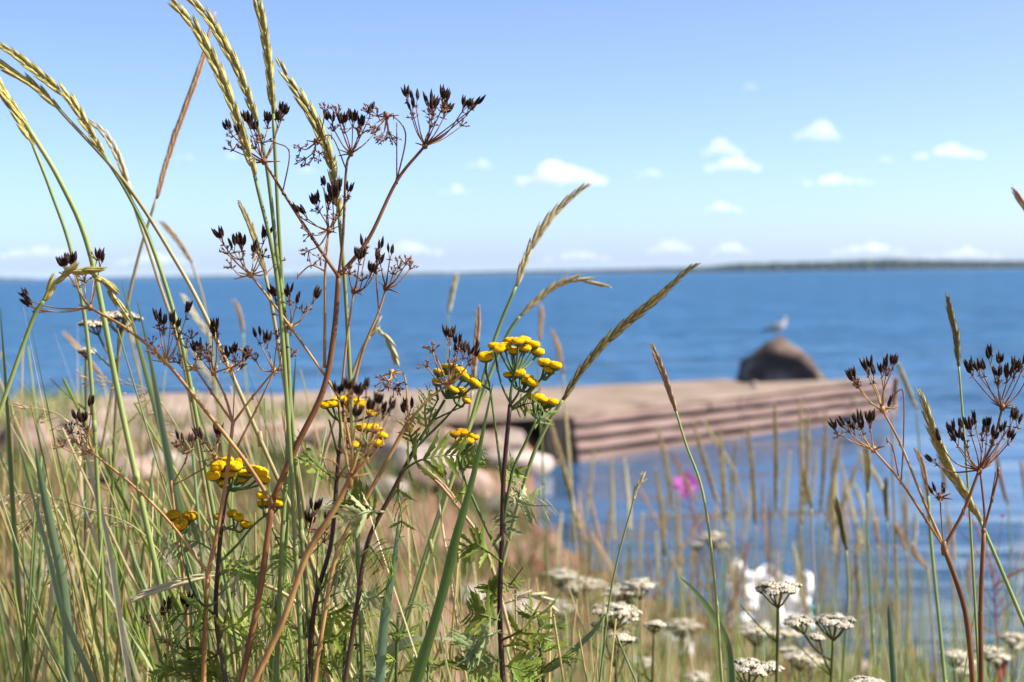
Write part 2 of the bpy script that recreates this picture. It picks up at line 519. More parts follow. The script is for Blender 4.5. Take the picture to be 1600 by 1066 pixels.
# fill behind the logs
def prism(mb, poly, z0, z1, zslope=0.0):
    n = len(poly)
    zz = lambda p: zslope * max(0, p[0] - .5)
    v = [(p[0], p[1], z0) for p in poly] + [(p[0], p[1], z1 + zz(p)) for p in poly]
    f = [tuple(range(n - 1, -1, -1)), tuple(range(n, 2 * n))] + [(i, (i + 1) % n, n + (i + 1) % n, n + i) for i in range(n)]
    mb.add(v, f)
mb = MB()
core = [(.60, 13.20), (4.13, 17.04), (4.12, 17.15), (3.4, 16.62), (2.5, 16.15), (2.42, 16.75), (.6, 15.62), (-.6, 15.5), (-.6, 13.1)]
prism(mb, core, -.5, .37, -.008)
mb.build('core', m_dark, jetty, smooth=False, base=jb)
mb = MB()
top = [(.47, 12.98), (2.3, 14.93), (4.2, 17.0), (4.26, 17.14), (3.4, 16.68), (2.44, 16.2), (2.38, 16.9), (.6, 15.72), (-.62, 15.62), (-2.2, 15.6), (-2.2, 12.15), (-.62, 12.55)]
prism(mb, top, .378, .435, -.011)
mb.build('gravel_top', m_deck, jetty, smooth=False, base=jb)
pm = MB(); prism(pm, [(.27, 12.9), (.44, 12.94), (.44, 13.1), (.27, 13.1)], -.5, .374); pm.build('corner_block', m_dark, jetty, smooth=False, base=jb)  # end face in shade, its darkness painted into the timber colour
for (x0, y0) in ((.52, 13.14), (-.02, 12.98), (-.55, 12.9)):
    pm = MB(); pm.tube([(x0, y0, -.5), (x0, y0 + .02, .0), (x0, y0, .375)], [.07, .066, .06], 9)
    pm.build('post', m_dark, jetty, base=jb)
for c in range(3):
    pm = MB(); z = .30 - c * .13
    pm.tube([(-.6, 13.12 - .0, z), (0, 13.1, z + .01), (.5, 13.14, z)], [.055, .058, .055], 9)
    pm.build('timber', m_dark, jetty, base=jb)  # recessed timbers under the top, coloured dark to stand for shade

# ------------------------------------------------------------------ boulder with a gull
def boulder():
    v = ICO4.copy()
    def cut(v, n, h, k=.95):
        n = np.array(n, float); n /= np.linalg.norm(n)
        d = v @ n - h
        return v - np.where(d > 0, d * k, 0)[:, None] * n
    v = cut(v, (-.34, -1, -.50), .40, .97)
    v = cut(v, (-1, -.1, .25), .74)
    v = cut(v, (.75, .1, .66), .66, .8)
    v = cut(v, (-.55, .1, .8), .80, .7)
    v = cut(v, (.3, 1, .4), .7)
    out = []
    for p in v:
        q = Vector(p)
        k = 1 + .06 * noise.noise(q * 2.1) + .035 * noise.noise(q * 5.0 + Vector((4, 1, 2))) + .015 * noise.noise(q * 13)
        out.append(p * k)
    return np.array(out)
m_boulder = ramp3(mat('boulder_granite', (.2, .2, .2), (.3, .3, .3), 3.2, .9, .15, bump=.05, bscale=9, detail=9), [(.035, .025, .02), (.10, .068, .054), (.30, .23, .19)], [.3, .5, .76])
BD = 20.2
bc = P(1223, 595, BD)
bv = boulder()
bw = 148 / K * BD
bv = (bv - (bv.min(0) + bv.max(0)) / 2) / (bv.max(0) - bv.min(0))
zbot, ztop = -.45, P(1216, 526, BD).z
bv = bv * np.array([bw, bw * .9, ztop - zbot]) + np.array([0, 0, (ztop - zbot) / 2])
mb = MB(); mb.add(bv.tolist(), ICO4F)
bo = mb.build('boulder', m_boulder); bo.location = (bc.x, BD + .1, zbot)
tag(bo, 'large dark rounded boulder standing in the water beyond the jetty', 'boulder')
pk = int(np.argmax(bv[:, 2] - .4 * np.abs(bv[:, 0] - (P(1214, 526, BD).x - bc.x))))
gpos = Vector((bv[pk][0] + bc.x, bv[pk][1] + BD + .1, bv[pk][2] + zbot - .004))

def gull(base):
    t = thing('gull', 'small grey and white gull perched on top of the boulder', 'bird', base)
    m_white = mat('gull_white', (.36, .35, .35), (.5, .49, .48), 30, .8, .2)
    m_grey = mat('gull_grey', (.12, .12, .13), (.2, .2, .21), 30, .8, .2)
    m_dk = mat('gull_dark', (.02, .02, .02), (.04, .04, .04), 30, .6, .3)
    m_leg = mat('gull_leg', (.30, .16, .06), (.36, .2, .08), 30, .6, .3)
    b = base
    body = MB()
    pts = [(-.175, 0, .105), (-.13, 0, .115), (-.07, 0, .125), (0, 0, .14), (.055, 0, .165), (.085, 0, .205), (.098, 0, .24), (.112, 0, .262), (.128, 0, .272), (.145, 0, .268)]
    rr = [.012, .026, .045, .060, .062, .048, .034, .033, .034, .014]
    body.tube([b + Vector(p) for p in pts], rr, 12)
    body.build('body', m_white, t, base=b)
    for s in (-1, 1):
        w = MB()
        w.spindle(b + Vector((.06, s * .048, .175)), b + Vector((-.20, s * .022, .110)), .042, 8, ((0, .2), (.15, .8), (.4, 1), (.7, .6), (1, .08)))
        w.build('wing', m_grey, t, base=b)
        lg = MB(); lg.tube([b + Vector((.01, s * .02, .09)), b + Vector((.0, s * .02, .045)), b + Vector((.008, s * .02, .002))], .0045, 6)
        lg.tube([b + Vector((.0, s * .02, .004)), b + Vector((.04, s * .025, .003))], [.006, .004], 6)
        lg.build('leg', m_leg, t, base=b)
        ey = MB(); ey.spindle(b + Vector((.135, s * .026, .276)), b + Vector((.135, s * .034, .276)), .006, 6); ey.build('eye', m_dk, t, base=b)
    bk = MB(); bk.spindle(b + Vector((.148, 0, .268)), b + Vector((.19, 0, .256)), .010, 6, ((0, 1), (.6, .7), (1, .1))); bk.build('beak', m_dk, t, base=b)
    tl = MB(); tl.spindle(b + Vector((-.15, 0, .115)), b + Vector((-.25, 0, .100)), .02, 6, ((0, .8), (.6, 1), (1, .5))); tl.build('tail', m_dk, t, base=b)
gull(gpos)
for o_ in bpy.data.objects:
    if o_.name == 'gull': o_.scale = (.86, .86, .92)

# a pale stone on the jetty in front of the boulder
o = MB(); o.add((stone_verts(71, ICO2) * np.array([.055, .05, .05])).tolist(), ICO2F)
o = o.build('stone', m_st_pale); o.location = Vector((P(1177, 595, 15.6).x, 15.5, .455)); tag(o, 'small pale stone lying on the jetty before the boulder', 'stone')

# ------------------------------------------------------------------ shore rocks
ROCKS = [
 (40, 712, 150, .55, m_st_pink, 'broad pinkish rock at the left frame edge below the bank'),
 (128, 700, 110, .45, m_st_grey, 'grey rock in the bank between the two tall green stems at left'),
 (196, 752, 150, .40, m_st_pink, 'low pink rock on the left shore under the dead umbel'),
 (262, 735, 130, .42, m_st_pale, 'pale flat rock behind the left yellow flower cluster'),
 (345, 705, 120, .40, m_st_grey, 'grey rock behind the thick brown stem, left of centre'),
 (425, 722, 140, .35, m_st_pink, 'flat pink rock on the bank near the thick brown stem'),
 (520, 700, 120, .40, m_st_pink, 'pinkish rock behind the middle yellow flower cluster'),
 (625, 735, 190, .42, m_st_pale, 'large pale sunlit rock left of the jetty cavity'),
 (600, 775, 110, .40, m_st_grey, 'darker rock in front of the large pale rock'),
 (712, 770, 180, .50, m_st_pink, 'big pink rock below the dark jetty cavity'),
 (735, 715, 120, .55, m_st_pink, 'upright pinkish rock inside the jetty cavity'),
 (808, 735, 120, .55, m_st_pale, 'pale rounded rock at the right end of the jetty cavity'),
 (790, 700, 90, .5, m_st_grey, 'grey rock tucked beneath the jetty top'),
 (680, 700, 90, .5, m_st_pink, 'pink rock at the left end of the jetty cavity'),
 (770, 800, 130, .35, m_st_grey, 'low grey rock at the water edge below the jetty'),
 (270, 905, 210, .38, m_st_pale, 'wide pale rock low on the left among grass stems'),
 (60, 912, 130, .40, m_st_pale, 'pale rock near the bottom left corner'),
 (150, 822, 150, .35, m_st_pink, 'pink rock half hidden by grass on the left'),
 (335, 822, 120, .35, m_st_pink, 'pink rock under the small yellow flower trio'),
 (470, 800, 130, .35, m_st_grey, 'grey rock behind the thick brown stem fork'),
 (560, 870, 120, .35, m_st_pink, 'pink rock low in the grass at centre'),
 (820, 965, 120, .45, m_st_pale, 'pale mauve rock behind the central tansy leaves'),
 (740, 940, 90, .40, m_st_pale, 'small pale rock left of the central tansy stem'),
 (1318, 1056, 110, .40, m_st_pale, 'pale pink stone at the bottom edge right of the yarrow'),
 (1150, 1030, 90, .35, m_st_grey, 'grey stone at the water edge under the white sheet'),
 (1060, 985, 80, .35, m_st_grey, 'grey stone at the water edge behind the yarrow group'),
 (1420, 1030, 70, .35, m_st_grey, 'small grey stone at the water edge at lower right'),
]
for i, (px, py, w, hr, m, lab) in enumerate(ROCKS):
    rock(px, py, w, hr, m, lab, 11 + i)

# ------------------------------------------------------------------ washed-up white sheet
def sheet(name, px0, px1, pyt, pyb, D, seed, m, label, parent=None, folds=5):
    r = random.Random(seed)
    nu, nv = 26, 22
    mb = MB(); vs_ = []
    c = P((px0 + px1) / 2, pyb, D)
    zb = zg(c.x, c.y)
    for j in range(nv + 1):
        for i in range(nu + 1):
            u, v = i / nu, j / nv
            top = .72 + .30 * math.exp(-((u - .10) / .13) ** 2) + .22 * math.exp(-((u - .45) / .15) ** 2) + .12 * math.exp(-((u - .9) / .1) ** 2)
            x = px0 + (px1 - px0) * (u + .04 * math.sin(v * 5 + u * 3) + .10 * (1 - v) * (u - .5))
            y = pyb - (pyb - pyt) * top * v
            d = D + .009 * math.sin(u * folds * 6.3 + v * 2 + seed) * (1 - .5 * v) + .05 * noise.noise(Vector((u * 6, v * 5, seed))) + .06 * v
            vs_.append(P(x, y, d))
    fs_ = [(j * (nu + 1) + i, j * (nu + 1) + i + 1, (j + 1) * (nu + 1) + i + 1, (j + 1) * (nu + 1) + i) for j in range(nv) for i in range(nu)]
    mb.add(vs_, fs_)
    dz = zb - min(v.z for v in vs_)
    b = Vector((c.x, c.y, zb))
    o = mb.build(name, m, parent, base=b)
    if parent is None: tag(o, label, 'plastic sheet')
    so_ = o.modifiers.new('thick', 'SOLIDIFY'); so_.thickness = .004
    return o, b
m_plas = mat('white_plastic', (.80, .79, .78), (.88, .87, .86), 8, .45, .4, trans=.06, bump=.004, bscale=30)
m_turq = mat('turquoise_plastic', (.05, .33, .33), (.09, .42, .42), 8, .4, .4, trans=.2)
so_, sb = sheet('plastic_sheet', 1142, 1266, 876, 980, 5.9, 5, m_plas, 'crumpled white plastic sheet washed up at the water edge', None)
for (a_, b_, t_, bt, lb) in ((1244, 1276, 935, 985, 'turquoise plastic scrap beside the white plastic sheet'), (1180, 1212, 985, 1028, 'turquoise plastic scrap below the white plastic sheet, near the yarrow stem')):
    o_, _ = sheet('plastic_scrap', a_, b_, t_, bt, 6.1, 9, m_turq, lb)
o_, _ = sheet('plastic_scrap', 1030, 1112, 985, 1030, 5.9, 12, m_plas, 'smaller crumpled white plastic scrap left of the large sheet')
# ------------------------------------------------------------------ clouds
def cloud_mat():
    m = bpy.data.materials.new('cloud'); m.use_nodes = True
    N, L = m.node_tree.nodes, m.node_tree.links
    N.remove(N['Principled BSDF'])
    v = N.new('ShaderNodeVolumePrincipled')
    v.inputs['Color'].default_value = (1, 1, 1, 1); v.inputs['Density'].default_value = .0065; v.inputs['Anisotropy'].default_value = 0.2
    L.new(v.outputs[0], N['Material Output'].inputs['Volume'])
    return m
m_cloud = cloud_mat()
m_veil = cloud_mat(); m_veil.name = 'thin_cloud'; m_veil.node_tree.nodes['Principled Volume'].inputs['Density'].default_value = .0022
def cloud(px, py, w, h, label, seed, alt=650.0):
    r = random.Random(seed)
    hz = 428 - (px - 800) * 19 / 1600
    D = min(22000.0, alt * K / max(hz - py, 10))
    s = D / K
    mb = MB()
    W, H = w * s * 1.0, h * s * 1.35
    n = max(9, int(w / 4))
    for i in range(n):
        u = (i + .5) / n * 2 - 1 + r.uniform(-.1, .1)
        env = max(.12, (1 - abs(u) ** 1.6)) * (0.65 + .5 * noise.noise(Vector((u * 2.3, seed, 0))))
        rr = max(H * .16, H * .42 * env * r.uniform(.8, 1.15))
        c = Vector((u * W * .5, r.uniform(-.2, .2) * W, rr * .55 + max(0, H * env - 1.5 * rr) * r.uniform(.3, 1)))
        v = ICO2 * np.array([rr * 1.25, rr * 1.25, rr])
        mb.add([Vector(q) + c for q in v], ICO2F)
    c = P(px, py + h * .55, D)
    o = mb.build('cloud', m_cloud if py < 350 else m_veil); o.location = c; o['kind'] = 'thing'
    rm = o.modifiers.new('merge', 'REMESH'); rm.mode = 'VOXEL'; rm.voxel_size = max(H * .09, 4)
    tag(o, label, 'cloud', 'small white clouds')
CL = [
 (878, 266, 135, 40, 'widest puffy white cloud above the central horizon'), (1128, 227, 64, 30, 'small white cloud, upper of the stacked pair at right'),
 (1145, 251, 88, 28, 'small white cloud, lower of the stacked pair at right'), (1278, 198, 66, 36, 'domed white cloud, highest of the clouds at right'),
 (1490, 232, 112, 26, 'long slanting thin cloud nearest the right edge'), (1307, 278, 104, 20, 'flat thin cloud right of the stacked pair'),
 (1130, 320, 58, 20, 'faint low cloud below the stacked pair'), (1015, 267, 44, 16, 'tiny cloud just right of the widest cloud'),
 (748, 254, 48, 15, 'tiny cloud just left of the widest cloud'), (710, 295, 48, 15, 'faint tiny cloud low left of the widest cloud'),
 (1382, 247, 38, 12, 'faint tiny cloud left of the long slanting cloud'), (1173, 133, 26, 12, 'faintest speck of cloud, topmost in the sky'),
 (290, 243, 44, 14, 'faint tiny cloud left of the tall tan grass ear'), (368, 241, 44, 14, 'faint tiny cloud behind the left dead umbel'),
 (478, 264, 36, 12, 'faint tiny cloud behind the dead umbel stems'),
 (1050, 380, 70, 28, 'pale low cloud bank over the horizon at centre right'), (1140, 384, 64, 22, 'pale low cloud just right of the centre bank'),
 (640, 384, 110, 26, 'pale low cloud bank behind the dead umbel at centre'), (1360, 384, 120, 22, 'pale low cloud bank over the wooded shore'),
 (1500, 392, 130, 20, 'pale low cloud bank at the right edge'), (240, 400, 120, 24, 'pale low cloud bank over the left horizon'), (60, 388, 120, 26, 'pale low cloud bank at the left edge'),
 (900, 396, 110, 20, 'thin low cloud bank over the middle horizon'),
]
for i, c in enumerate(CL): cloud(*c, 40 + i, 650 if c[1] < 350 else 420)
# ------------------------------------------------------------------ plant materials
m_ear = ramp3(mat('ear_straw_green', (.3, .3, .3), (.4, .4, .4), 5, .6, .25, trans=.18, rnd=.22), [(0.2268, 0.2192, 0.0487), (0.4082, 0.3554, 0.1043), (0.6048, 0.5143, 0.1948)], [.3, .5, .72])
m_ear_pale = ramp3(mat('ear_pale_straw', (.3, .3, .3), (.4, .4, .4), 5, .6, .25, trans=.18, rnd=.2), [(0.363, 0.3267, 0.1573), (0.5324, 0.4719, 0.2662), (0.6655, 0.605, 0.3993)], [.3, .5, .72])
m_ear_brown = ramp3(mat('ear_brown', (.3, .3, .3), (.4, .4, .4), 5, .65, .2, trans=.12, rnd=.2), [(0.1944, 0.1236, 0.0612), (0.3888, 0.2553, 0.14), (0.5832, 0.4118, 0.2538)], [.3, .5, .72])
m_ear_dark = ramp3(mat('ear_dark_olive', (.3, .3, .3), (.4, .4, .4), 5, .65, .2, trans=.12, rnd=.2), [(0.098, 0.087, 0.028), (0.21, 0.174, 0.063), (0.336, 0.2755, 0.126)], [.3, .5, .72])
m_ear_khaki = ramp3(mat('ear_khaki', (.3, .3, .3), (.4, .4, .4), 90, .65, .2, trans=.2, rnd=.2), [(0.264, 0.2035, 0.077), (0.385, 0.3025, 0.132), (0.506, 0.407, 0.209)], [.3, .5, .72])
m_gstem = ramp3(mat('grass_stem_green', (.1, .1, .1), (.2, .2, .2), 25, .5, .35, stretch=(1, 1, .25), rnd=.2), [(0.1237, 0.1771, 0.0424), (0.1892, 0.2409, 0.0665), (0.3054, 0.3117, 0.1089)], [.3, .5, .75])
m_gstraw = ramp3(mat('grass_stem_straw', (.1, .1, .1), (.2, .2, .2), 25, .5, .35, stretch=(1, 1, .25), rnd=.2), [(.20, .17, .06), (.30, .25, .11), (.40, .32, .17)], [.3, .5, .75])
m_blade = mat('grass_blade', (.65, .68, .6), (1.15, 1.12, 1.1), 30, .5, .3, attr=True, trans=.45, stretch=(1, 1, .3))
m_dead = ramp3(mat('dead_stem_brown', (.1, .1, .1), (.2, .2, .2), 140, .55, .3, stretch=(1, 1, .2), bump=.0003, bscale=300), [(0.0877, 0.0332, 0.0114), (0.165, 0.0684, 0.0227), (0.2578, 0.1221, 0.0426)], [.28, .5, .76])
m_tan = ramp3(mat('dead_stem_tan', (.1, .1, .1), (.2, .2, .2), 140, .55, .3, stretch=(1, 1, .2), bump=.0003, bscale=300), [(0.1855, 0.0908, 0.026), (0.3214, 0.1755, 0.0557), (0.4698, 0.3025, 0.1114)], [.28, .5, .76])
m_seed = ramp3(mat('black_seed', (.01, .01, .01), (.02, .02, .02), 400, .7, .15, rnd=.3), [(0.012, 0.0068, 0.0048), (0.027, 0.0149, 0.0096), (0.075, 0.0378, 0.0216)], [.35, .55, .8])
m_husk = ramp3(mat('brown_husk', (.1, .1, .1), (.2, .2, .2), 300, .7, .2, rnd=.25), [(0.0765, 0.0323, 0.017), (0.1615, 0.0765, 0.0425), (0.255, 0.1445, 0.085)], [.3, .5, .72])
m_yel = ramp3(mat('tansy_yellow', (.1, .1, .1), (.2, .2, .2), 8, .9, .05, bump=.0012, bscale=9, rnd=.1), [(0.529, 0.2594, 0.0036), (0.759, 0.4322, 0.0072), (0.828, 0.5681, 0.018)], [.28, .48, .75])
m_yel_old = ramp3(mat('tansy_faded', (.1, .1, .1), (.2, .2, .2), 5, .9, .05, bump=.0012, bscale=9, rnd=.15), [(0.3, 0.132, 0.005), (0.54, 0.276, 0.008), (0.72, 0.408, 0.012)], [.28, .5, .75])
m_tgreen = ramp3(mat('tansy_green', (.1, .1, .1), (.2, .2, .2), 80, .6, .25, rnd=.15), [(0.0375, 0.0688, 0.0175), (0.0688, 0.1187, 0.0312), (0.125, 0.1812, 0.05)], [.3, .5, .72])
m_tstem = ramp3(mat('tansy_dark_stem', (.1, .1, .1), (.2, .2, .2), 40, .5, .3, stretch=(1, 1, .3)), [(0.0345, 0.0149, 0.0115), (0.0633, 0.0322, 0.0196), (0.0862, 0.069, 0.0287)], [.35, .55, .8])
m_leaf = ramp3(mat('tansy_leaf', (.1, .1, .1), (.2, .2, .2), 70, .55, .3, trans=.35, rnd=.3), [(0.0945, 0.1462, 0.0199), (0.1633, 0.2308, 0.0309), (0.2751, 0.3078, 0.0442)], [.3, .5, .72])
m_leaf_pale = ramp3(mat('tansy_leaf_underside', (.1, .1, .1), (.2, .2, .2), 70, .6, .3, trans=.25, rnd=.2), [(.15, .20, .07), (.26, .31, .13), (.38, .42, .20)], [.3, .5, .72])
m_yarrow = ramp3(mat('yarrow_white', (.5, .5, .5), (.6, .6, .6), 500, .8, .15, attr=True, trans=.15), [(0.5468, 0.4594, 0.3393), (0.7552, 0.6635, 0.5265), (0.837, 0.792, 0.6786)], [.3, .5, .72])
m_pink = ramp3(mat('fireweed_pink', (.5, .1, .4), (.6, .1, .4), 60, .6, .2, trans=.3), [(.42, .06, .32), (.56, .10, .44), (.66, .2, .54)], [.3, .5, .72])
m_redstem = ramp3(mat('red_stem', (.3, .1, .1), (.3, .1, .1), 30, .6, .2, trans=.15, rnd=.2), [(.16, .035, .035), (.27, .08, .075), (.36, .15, .12)], [.3, .5, .72])

# ------------------------------------------------------------------ shared small meshes
def spikelet_mesh(seed):
    r = random.Random(seed); mb = MB()
    prof = ((0, .35), (.2, .9), (.42, 1), (.68, .72), (.88, .3), (1, .05))
    mb.spindle((0, 0, 0), (.0, .0, .92), .115, 6, prof)
    mb.spindle((.05, .02, .08), (.10 + r.uniform(-.02, .03), .03, 1.0), .085, 6, prof)
    mb.spindle((-.05, -.02, .05), (-.09, -.03 + r.uniform(-.03, .03), .84), .08, 6, prof)
    return mb
SPK = {}
for nm, mm in (('g', m_ear), ('p', m_ear_pale), ('b', m_ear_brown), ('d', m_ear_dark)):
    SPK[nm] = [spikelet_mesh(i).mesh('spikelet', mm) for i in range(3)]
EARM = {'k': m_ear_khaki, 'g': m_ear, 'p': m_ear_pale, 'b': m_ear_brown, 'd': m_ear_dark}

def seeds_mesh(seed, nseed, dry):
    """one umbellet: short rays, each with a pair of narrow seeds (or only dry husks); size in metres"""
    r = random.Random(seed); mb = MB()
    n = nseed
    for i in range(n):
        a = 2 * math.pi * i / n + r.uniform(-.4, .4)
        sp = r.uniform(.08, .5) if not dry else r.uniform(.3, 1.2)
        d = Vector((math.sin(sp) * math.cos(a), math.sin(sp) * math.sin(a), math.cos(sp)))
        L_ = r.uniform(.0030, .0052)
        q = d * L_
        mb.tube([(0, 0, 0), d * L_ * .6, q], [.00026, .00022, .0003], 4, mi=1)
        if dry or r.random() < .2:
            for _ in range(3):
                e = (d + Vector((r.uniform(-.8, .8), r.uniform(-.8, .8), r.uniform(-.5, .6)))).normalized()
                mb.tube([q, q + e * r.uniform(.0010, .0022)], [.0003, .00015], 4, mi=1)
            mb.spindle(q - d * .0004, q + d * .0011, .0006, 5, mi=1)
            continue
        for s in (-1, 1):
            e = (d * .65 + Vector((0, 0, .75)) + Vector((r.uniform(-.22, .22), r.uniform(-.22, .22), 0))).normalized()
            side = e.cross(Vector((r.uniform(-1, 1), r.uniform(-1, 1), .1))).normalized()
            p0 = q + side * s * .00062
            ln = r.uniform(.0050, .0066)
            mb.spindle(p0, p0 + e * ln + side * s * r.uniform(0, .0008), r.uniform(.00072, .0009), 6, ((0, .35), (.15, .8), (.4, 1), (.65, .75), (.85, .38), (1, .10)), mi=0)
        mb.spindle(q - d * .0006, q + d * .0008, .00065, 5, mi=1)
    for _ in range(4):                                    # withered bracts at the foot
        e = Vector((r.uniform(-1, 1), r.uniform(-1, 1), r.uniform(-.2, .5))).normalized()
        mb.tube([(0, 0, 0), e * .0022], [.0004, .00012], 4, mi=1)
    return mb.mesh('seed_cluster', [m_seed, m_husk])
CL_B = [seeds_mesh(100 + i, 3 + i % 3, False) for i in range(6)]
CL_D = [seeds_mesh(200 + i, 7, True) for i in range(4)]
CL_S = [seeds_mesh(300 + i, 2 + i % 2, False) for i in range(4)]

def button_mesh(seed, m):
    r = random.Random(seed); mb = MB()
    rings = [(0.0, .80), (.18, .84), (.36, .95), (.58, 1.0), (.80, .90), (.95, .62), (1.04, .22), (1.05, -.02)]
    # dome with a dimple, radius 1
    n = 20
    prof = [(.0, .33), (.14, .35), (.30, .44), (.52, .50), (.75, .43), (.93, .24), (1.0, .02), (.93, -.20), (.72, -.34)]
    vs_, fs_ = [(0, 0, .32)], []
    for j, (q, z) in enumerate(prof[1:]):
        for k in range(n):
            a = 2 * math.pi * (k + .5 * (j % 2)) / n
            jx = 1 + r.uniform(-.045, .045)
            vs_.append((q * jx * math.cos(a), q * jx * math.sin(a), z + r.uniform(-.07, .07)))
    for k in range(n): fs_.append((0, 1 + k, 1 + (k + 1) % n))
    for j in range(len(prof) - 2):
        for k in range(n):
            a = 1 + j * n; b = a + n
            fs_.append((a + k, b + k, b + (k + 1) % n, a + (k + 1) % n))
    mb.add(vs_, fs_, mi=0)
    cup = [(.80, -.26), (.86, -.36), (.62, -.62), (.2, -.82)]
    vs_, fs_ = [], []
    for q, z in cup:
        for k in range(n):
            a = 2 * math.pi * k / n
            vs_.append((q * math.cos(a), q * math.sin(a), z))
    for j in range(3):
        for k in range(n):
            fs_.append((j * n + k, (j + 1) * n + k, (j + 1) * n + (k + 1) % n, j * n + (k + 1) % n))
    fs_.append(tuple(3 * n + k for k in range(n)))
    mb.add(vs_, fs_, mi=1)
    return mb.mesh('flower_head', [m, m_tgreen])
BTN = [button_mesh(i, m_yel) for i in range(4)]
BTN_OLD = [button_mesh(20 + i, m_yel_old) for i in range(2)]

def px_path(pts, D, jit=0.0):
    out = []
    for i, p in enumerate(pts):
        d = p[2] if len(p) > 2 else D
        out.append(P(p[0], p[1], d))
    return out

def rooted(path, spread=.25):
    """continue a stem (given from its lowest visible point upward) down to the ground; returns path from root up"""
    p0, p1 = path[0], path[1]
    dv = (p0 - p1); dv = dv / max(1e-6, abs(dv.z))
    dv = Vector((max(-.35, min(.35, dv.x)), max(-.2, min(.2, dv.y)), 0))
    z0 = zg(p0.x, p0.y)
    h = max(.02, p0.z - z0)
    b = p0 + Vector((dv.x * h * .55, dv.y * h * .55, 0)); b.z = zg(b.x, b.y) - .005
    q = []
    for t in (1, .55, .3, .15, .06):
        # leaves p0 along dv and straightens towards the root
        q.append(Vector((p0.x + (b.x - p0.x) * (1.8 * t - .8 * t * t), p0.y + (b.y - p0.y) * (1.8 * t - .8 * t * t), p0.z + (b.z - p0.z) * t)))
    return q + path

# ------------------------------------------------------------------ lyme grass
def grass_stalk(label, stem_px, ear_px, D, ear='g', stem='g', ear_w=5.0, spk_len=12.0, detail=True, stem_r=1.15, group=None, name='lyme_grass', leaf=None, Dj=0.0):
    """stem_px from lowest visible point up to the ear's foot; ear_px from foot to tip (photo pixels)"""
    ep = px_path(ear_px, D)
    sp = px_path(stem_px, D) + [ep[0]]
    sp = rooted(sp)
    base = sp[0].copy()
    t = thing(name, label, 'grass', base, group)
    mb = MB()
    sm = smooth_path(sp, 6)
    n = len(sm)
    mb.tube(sm, [(stem_r * (1.35 - .55 * i / n)) * .001 for i in range(n)], 7)
    L0 = len(sm)
    # a joint knot
    mb.spindle(sm[int(n * .62)] - Vector((0, 0, .004)), sm[int(n * .62)] + Vector((0, 0, .004)), stem_r * .0014, 7, ((0, .7), (.5, 1), (1, .7)))
    mb.build('stem', m_gstem if stem == 'g' else m_gstraw, t, base=base)
    if leaf:
        for (lp, lw) in leaf:
            lm = MB(); pp = smooth_path(px_path(lp, D), 5)
            lm.blade(pp, lw * .001, right * .8 + fwd * .6, (.13, .17, .06)); lm.build('leaf', m_blade, t, base=base)
    es = smooth_path(ep, 8)
    # arc length
    acc = [0]
    for a, b in zip(es[:-1], es[1:]): acc.append(acc[-1] + (b - a).length)
    LEN = acc[-1]
    def at(s):
        s = min(max(s, 0), LEN - 1e-6)
        for i in range(len(acc) - 1):
            if acc[i + 1] >= s:
                k = (s - acc[i]) / max(1e-9, acc[i + 1] - acc[i])
                return es[i].lerp(es[i + 1], k), (es[min(i + 2, len(es) - 1)] - es[max(i - 1, 0)]).normalized()
    rach = MB()
    rach.tube(es, [.0009 * (1 - .6 * i / len(es)) for i in range(len(es))], 5)
    r = random.Random(int(abs(ep[0].x) * 1e5) + int(LEN * 1e5))
    step = ear_w * .001 * .88
    k = 0; s = 0.0
    joined = MB()
    view = (es[0] - CAM).normalized()
    roll0 = r.uniform(-.5, .5)
    eo = None
    items = []
    while s < LEN - spk_len * .00030:
        p, tg = at(s)
        u = s / LEN
        sc = spk_len * .00088 * (0.72 + .5 * math.sin(math.pi * min(1, u * .9 + .12))) * r.uniform(.9, 1.08)
        tp_ = 1 - .55 * max(0, (u - .6) / .4) ** 1.3
        sc = min(sc * (.55 + .45 * tp_), (LEN - s) * 1.1 + .002)
        side = tg.cross(view).normalized()
        side = (Matrix.Rotation(roll0 + u * .6, 3, tg) @ side)
        back = tg.cross(side)
        sg = 1 if k % 2 else -1
        for q in (-1, 1):
            d = (tg + side * sg * r.uniform(.05, .11) * tp_ + back * q * r.uniform(.01, .06) * tp_).normalized()
            o = p + side * sg * ear_w * .00016 + back * q * ear_w * .00008
            items.append((o, d, side * sg, sc * r.uniform(.92, 1.05), ear_w / 5.0 * 12 / spk_len * .58 * (.5 + .5 * tp_)))
        s += step * r.uniform(.92, 1.08); k += 1
    if detail:
        eo = rach.build('ear', EARM[ear], t, base=base)
        for (o, d, sd, sc, wr) in items:
            M = frame(o, d, sd, sc, r.uniform(-.5, .5))
            M = M @ Matrix.Diagonal((wr, wr, 1, 1))
            ob = inst('spikelet', r.choice(SPK[ear]), M, eo, base)
    else:
        for (o, d, sd, sc, wr) in items:
            rach.spindle(o, o + d * sc, sc * .17 * wr, 5, ((0, .4), (.3, 1), (.65, .75), (1, .06)))
        rach.build('ear', EARM[ear], t, base=base)
    return t

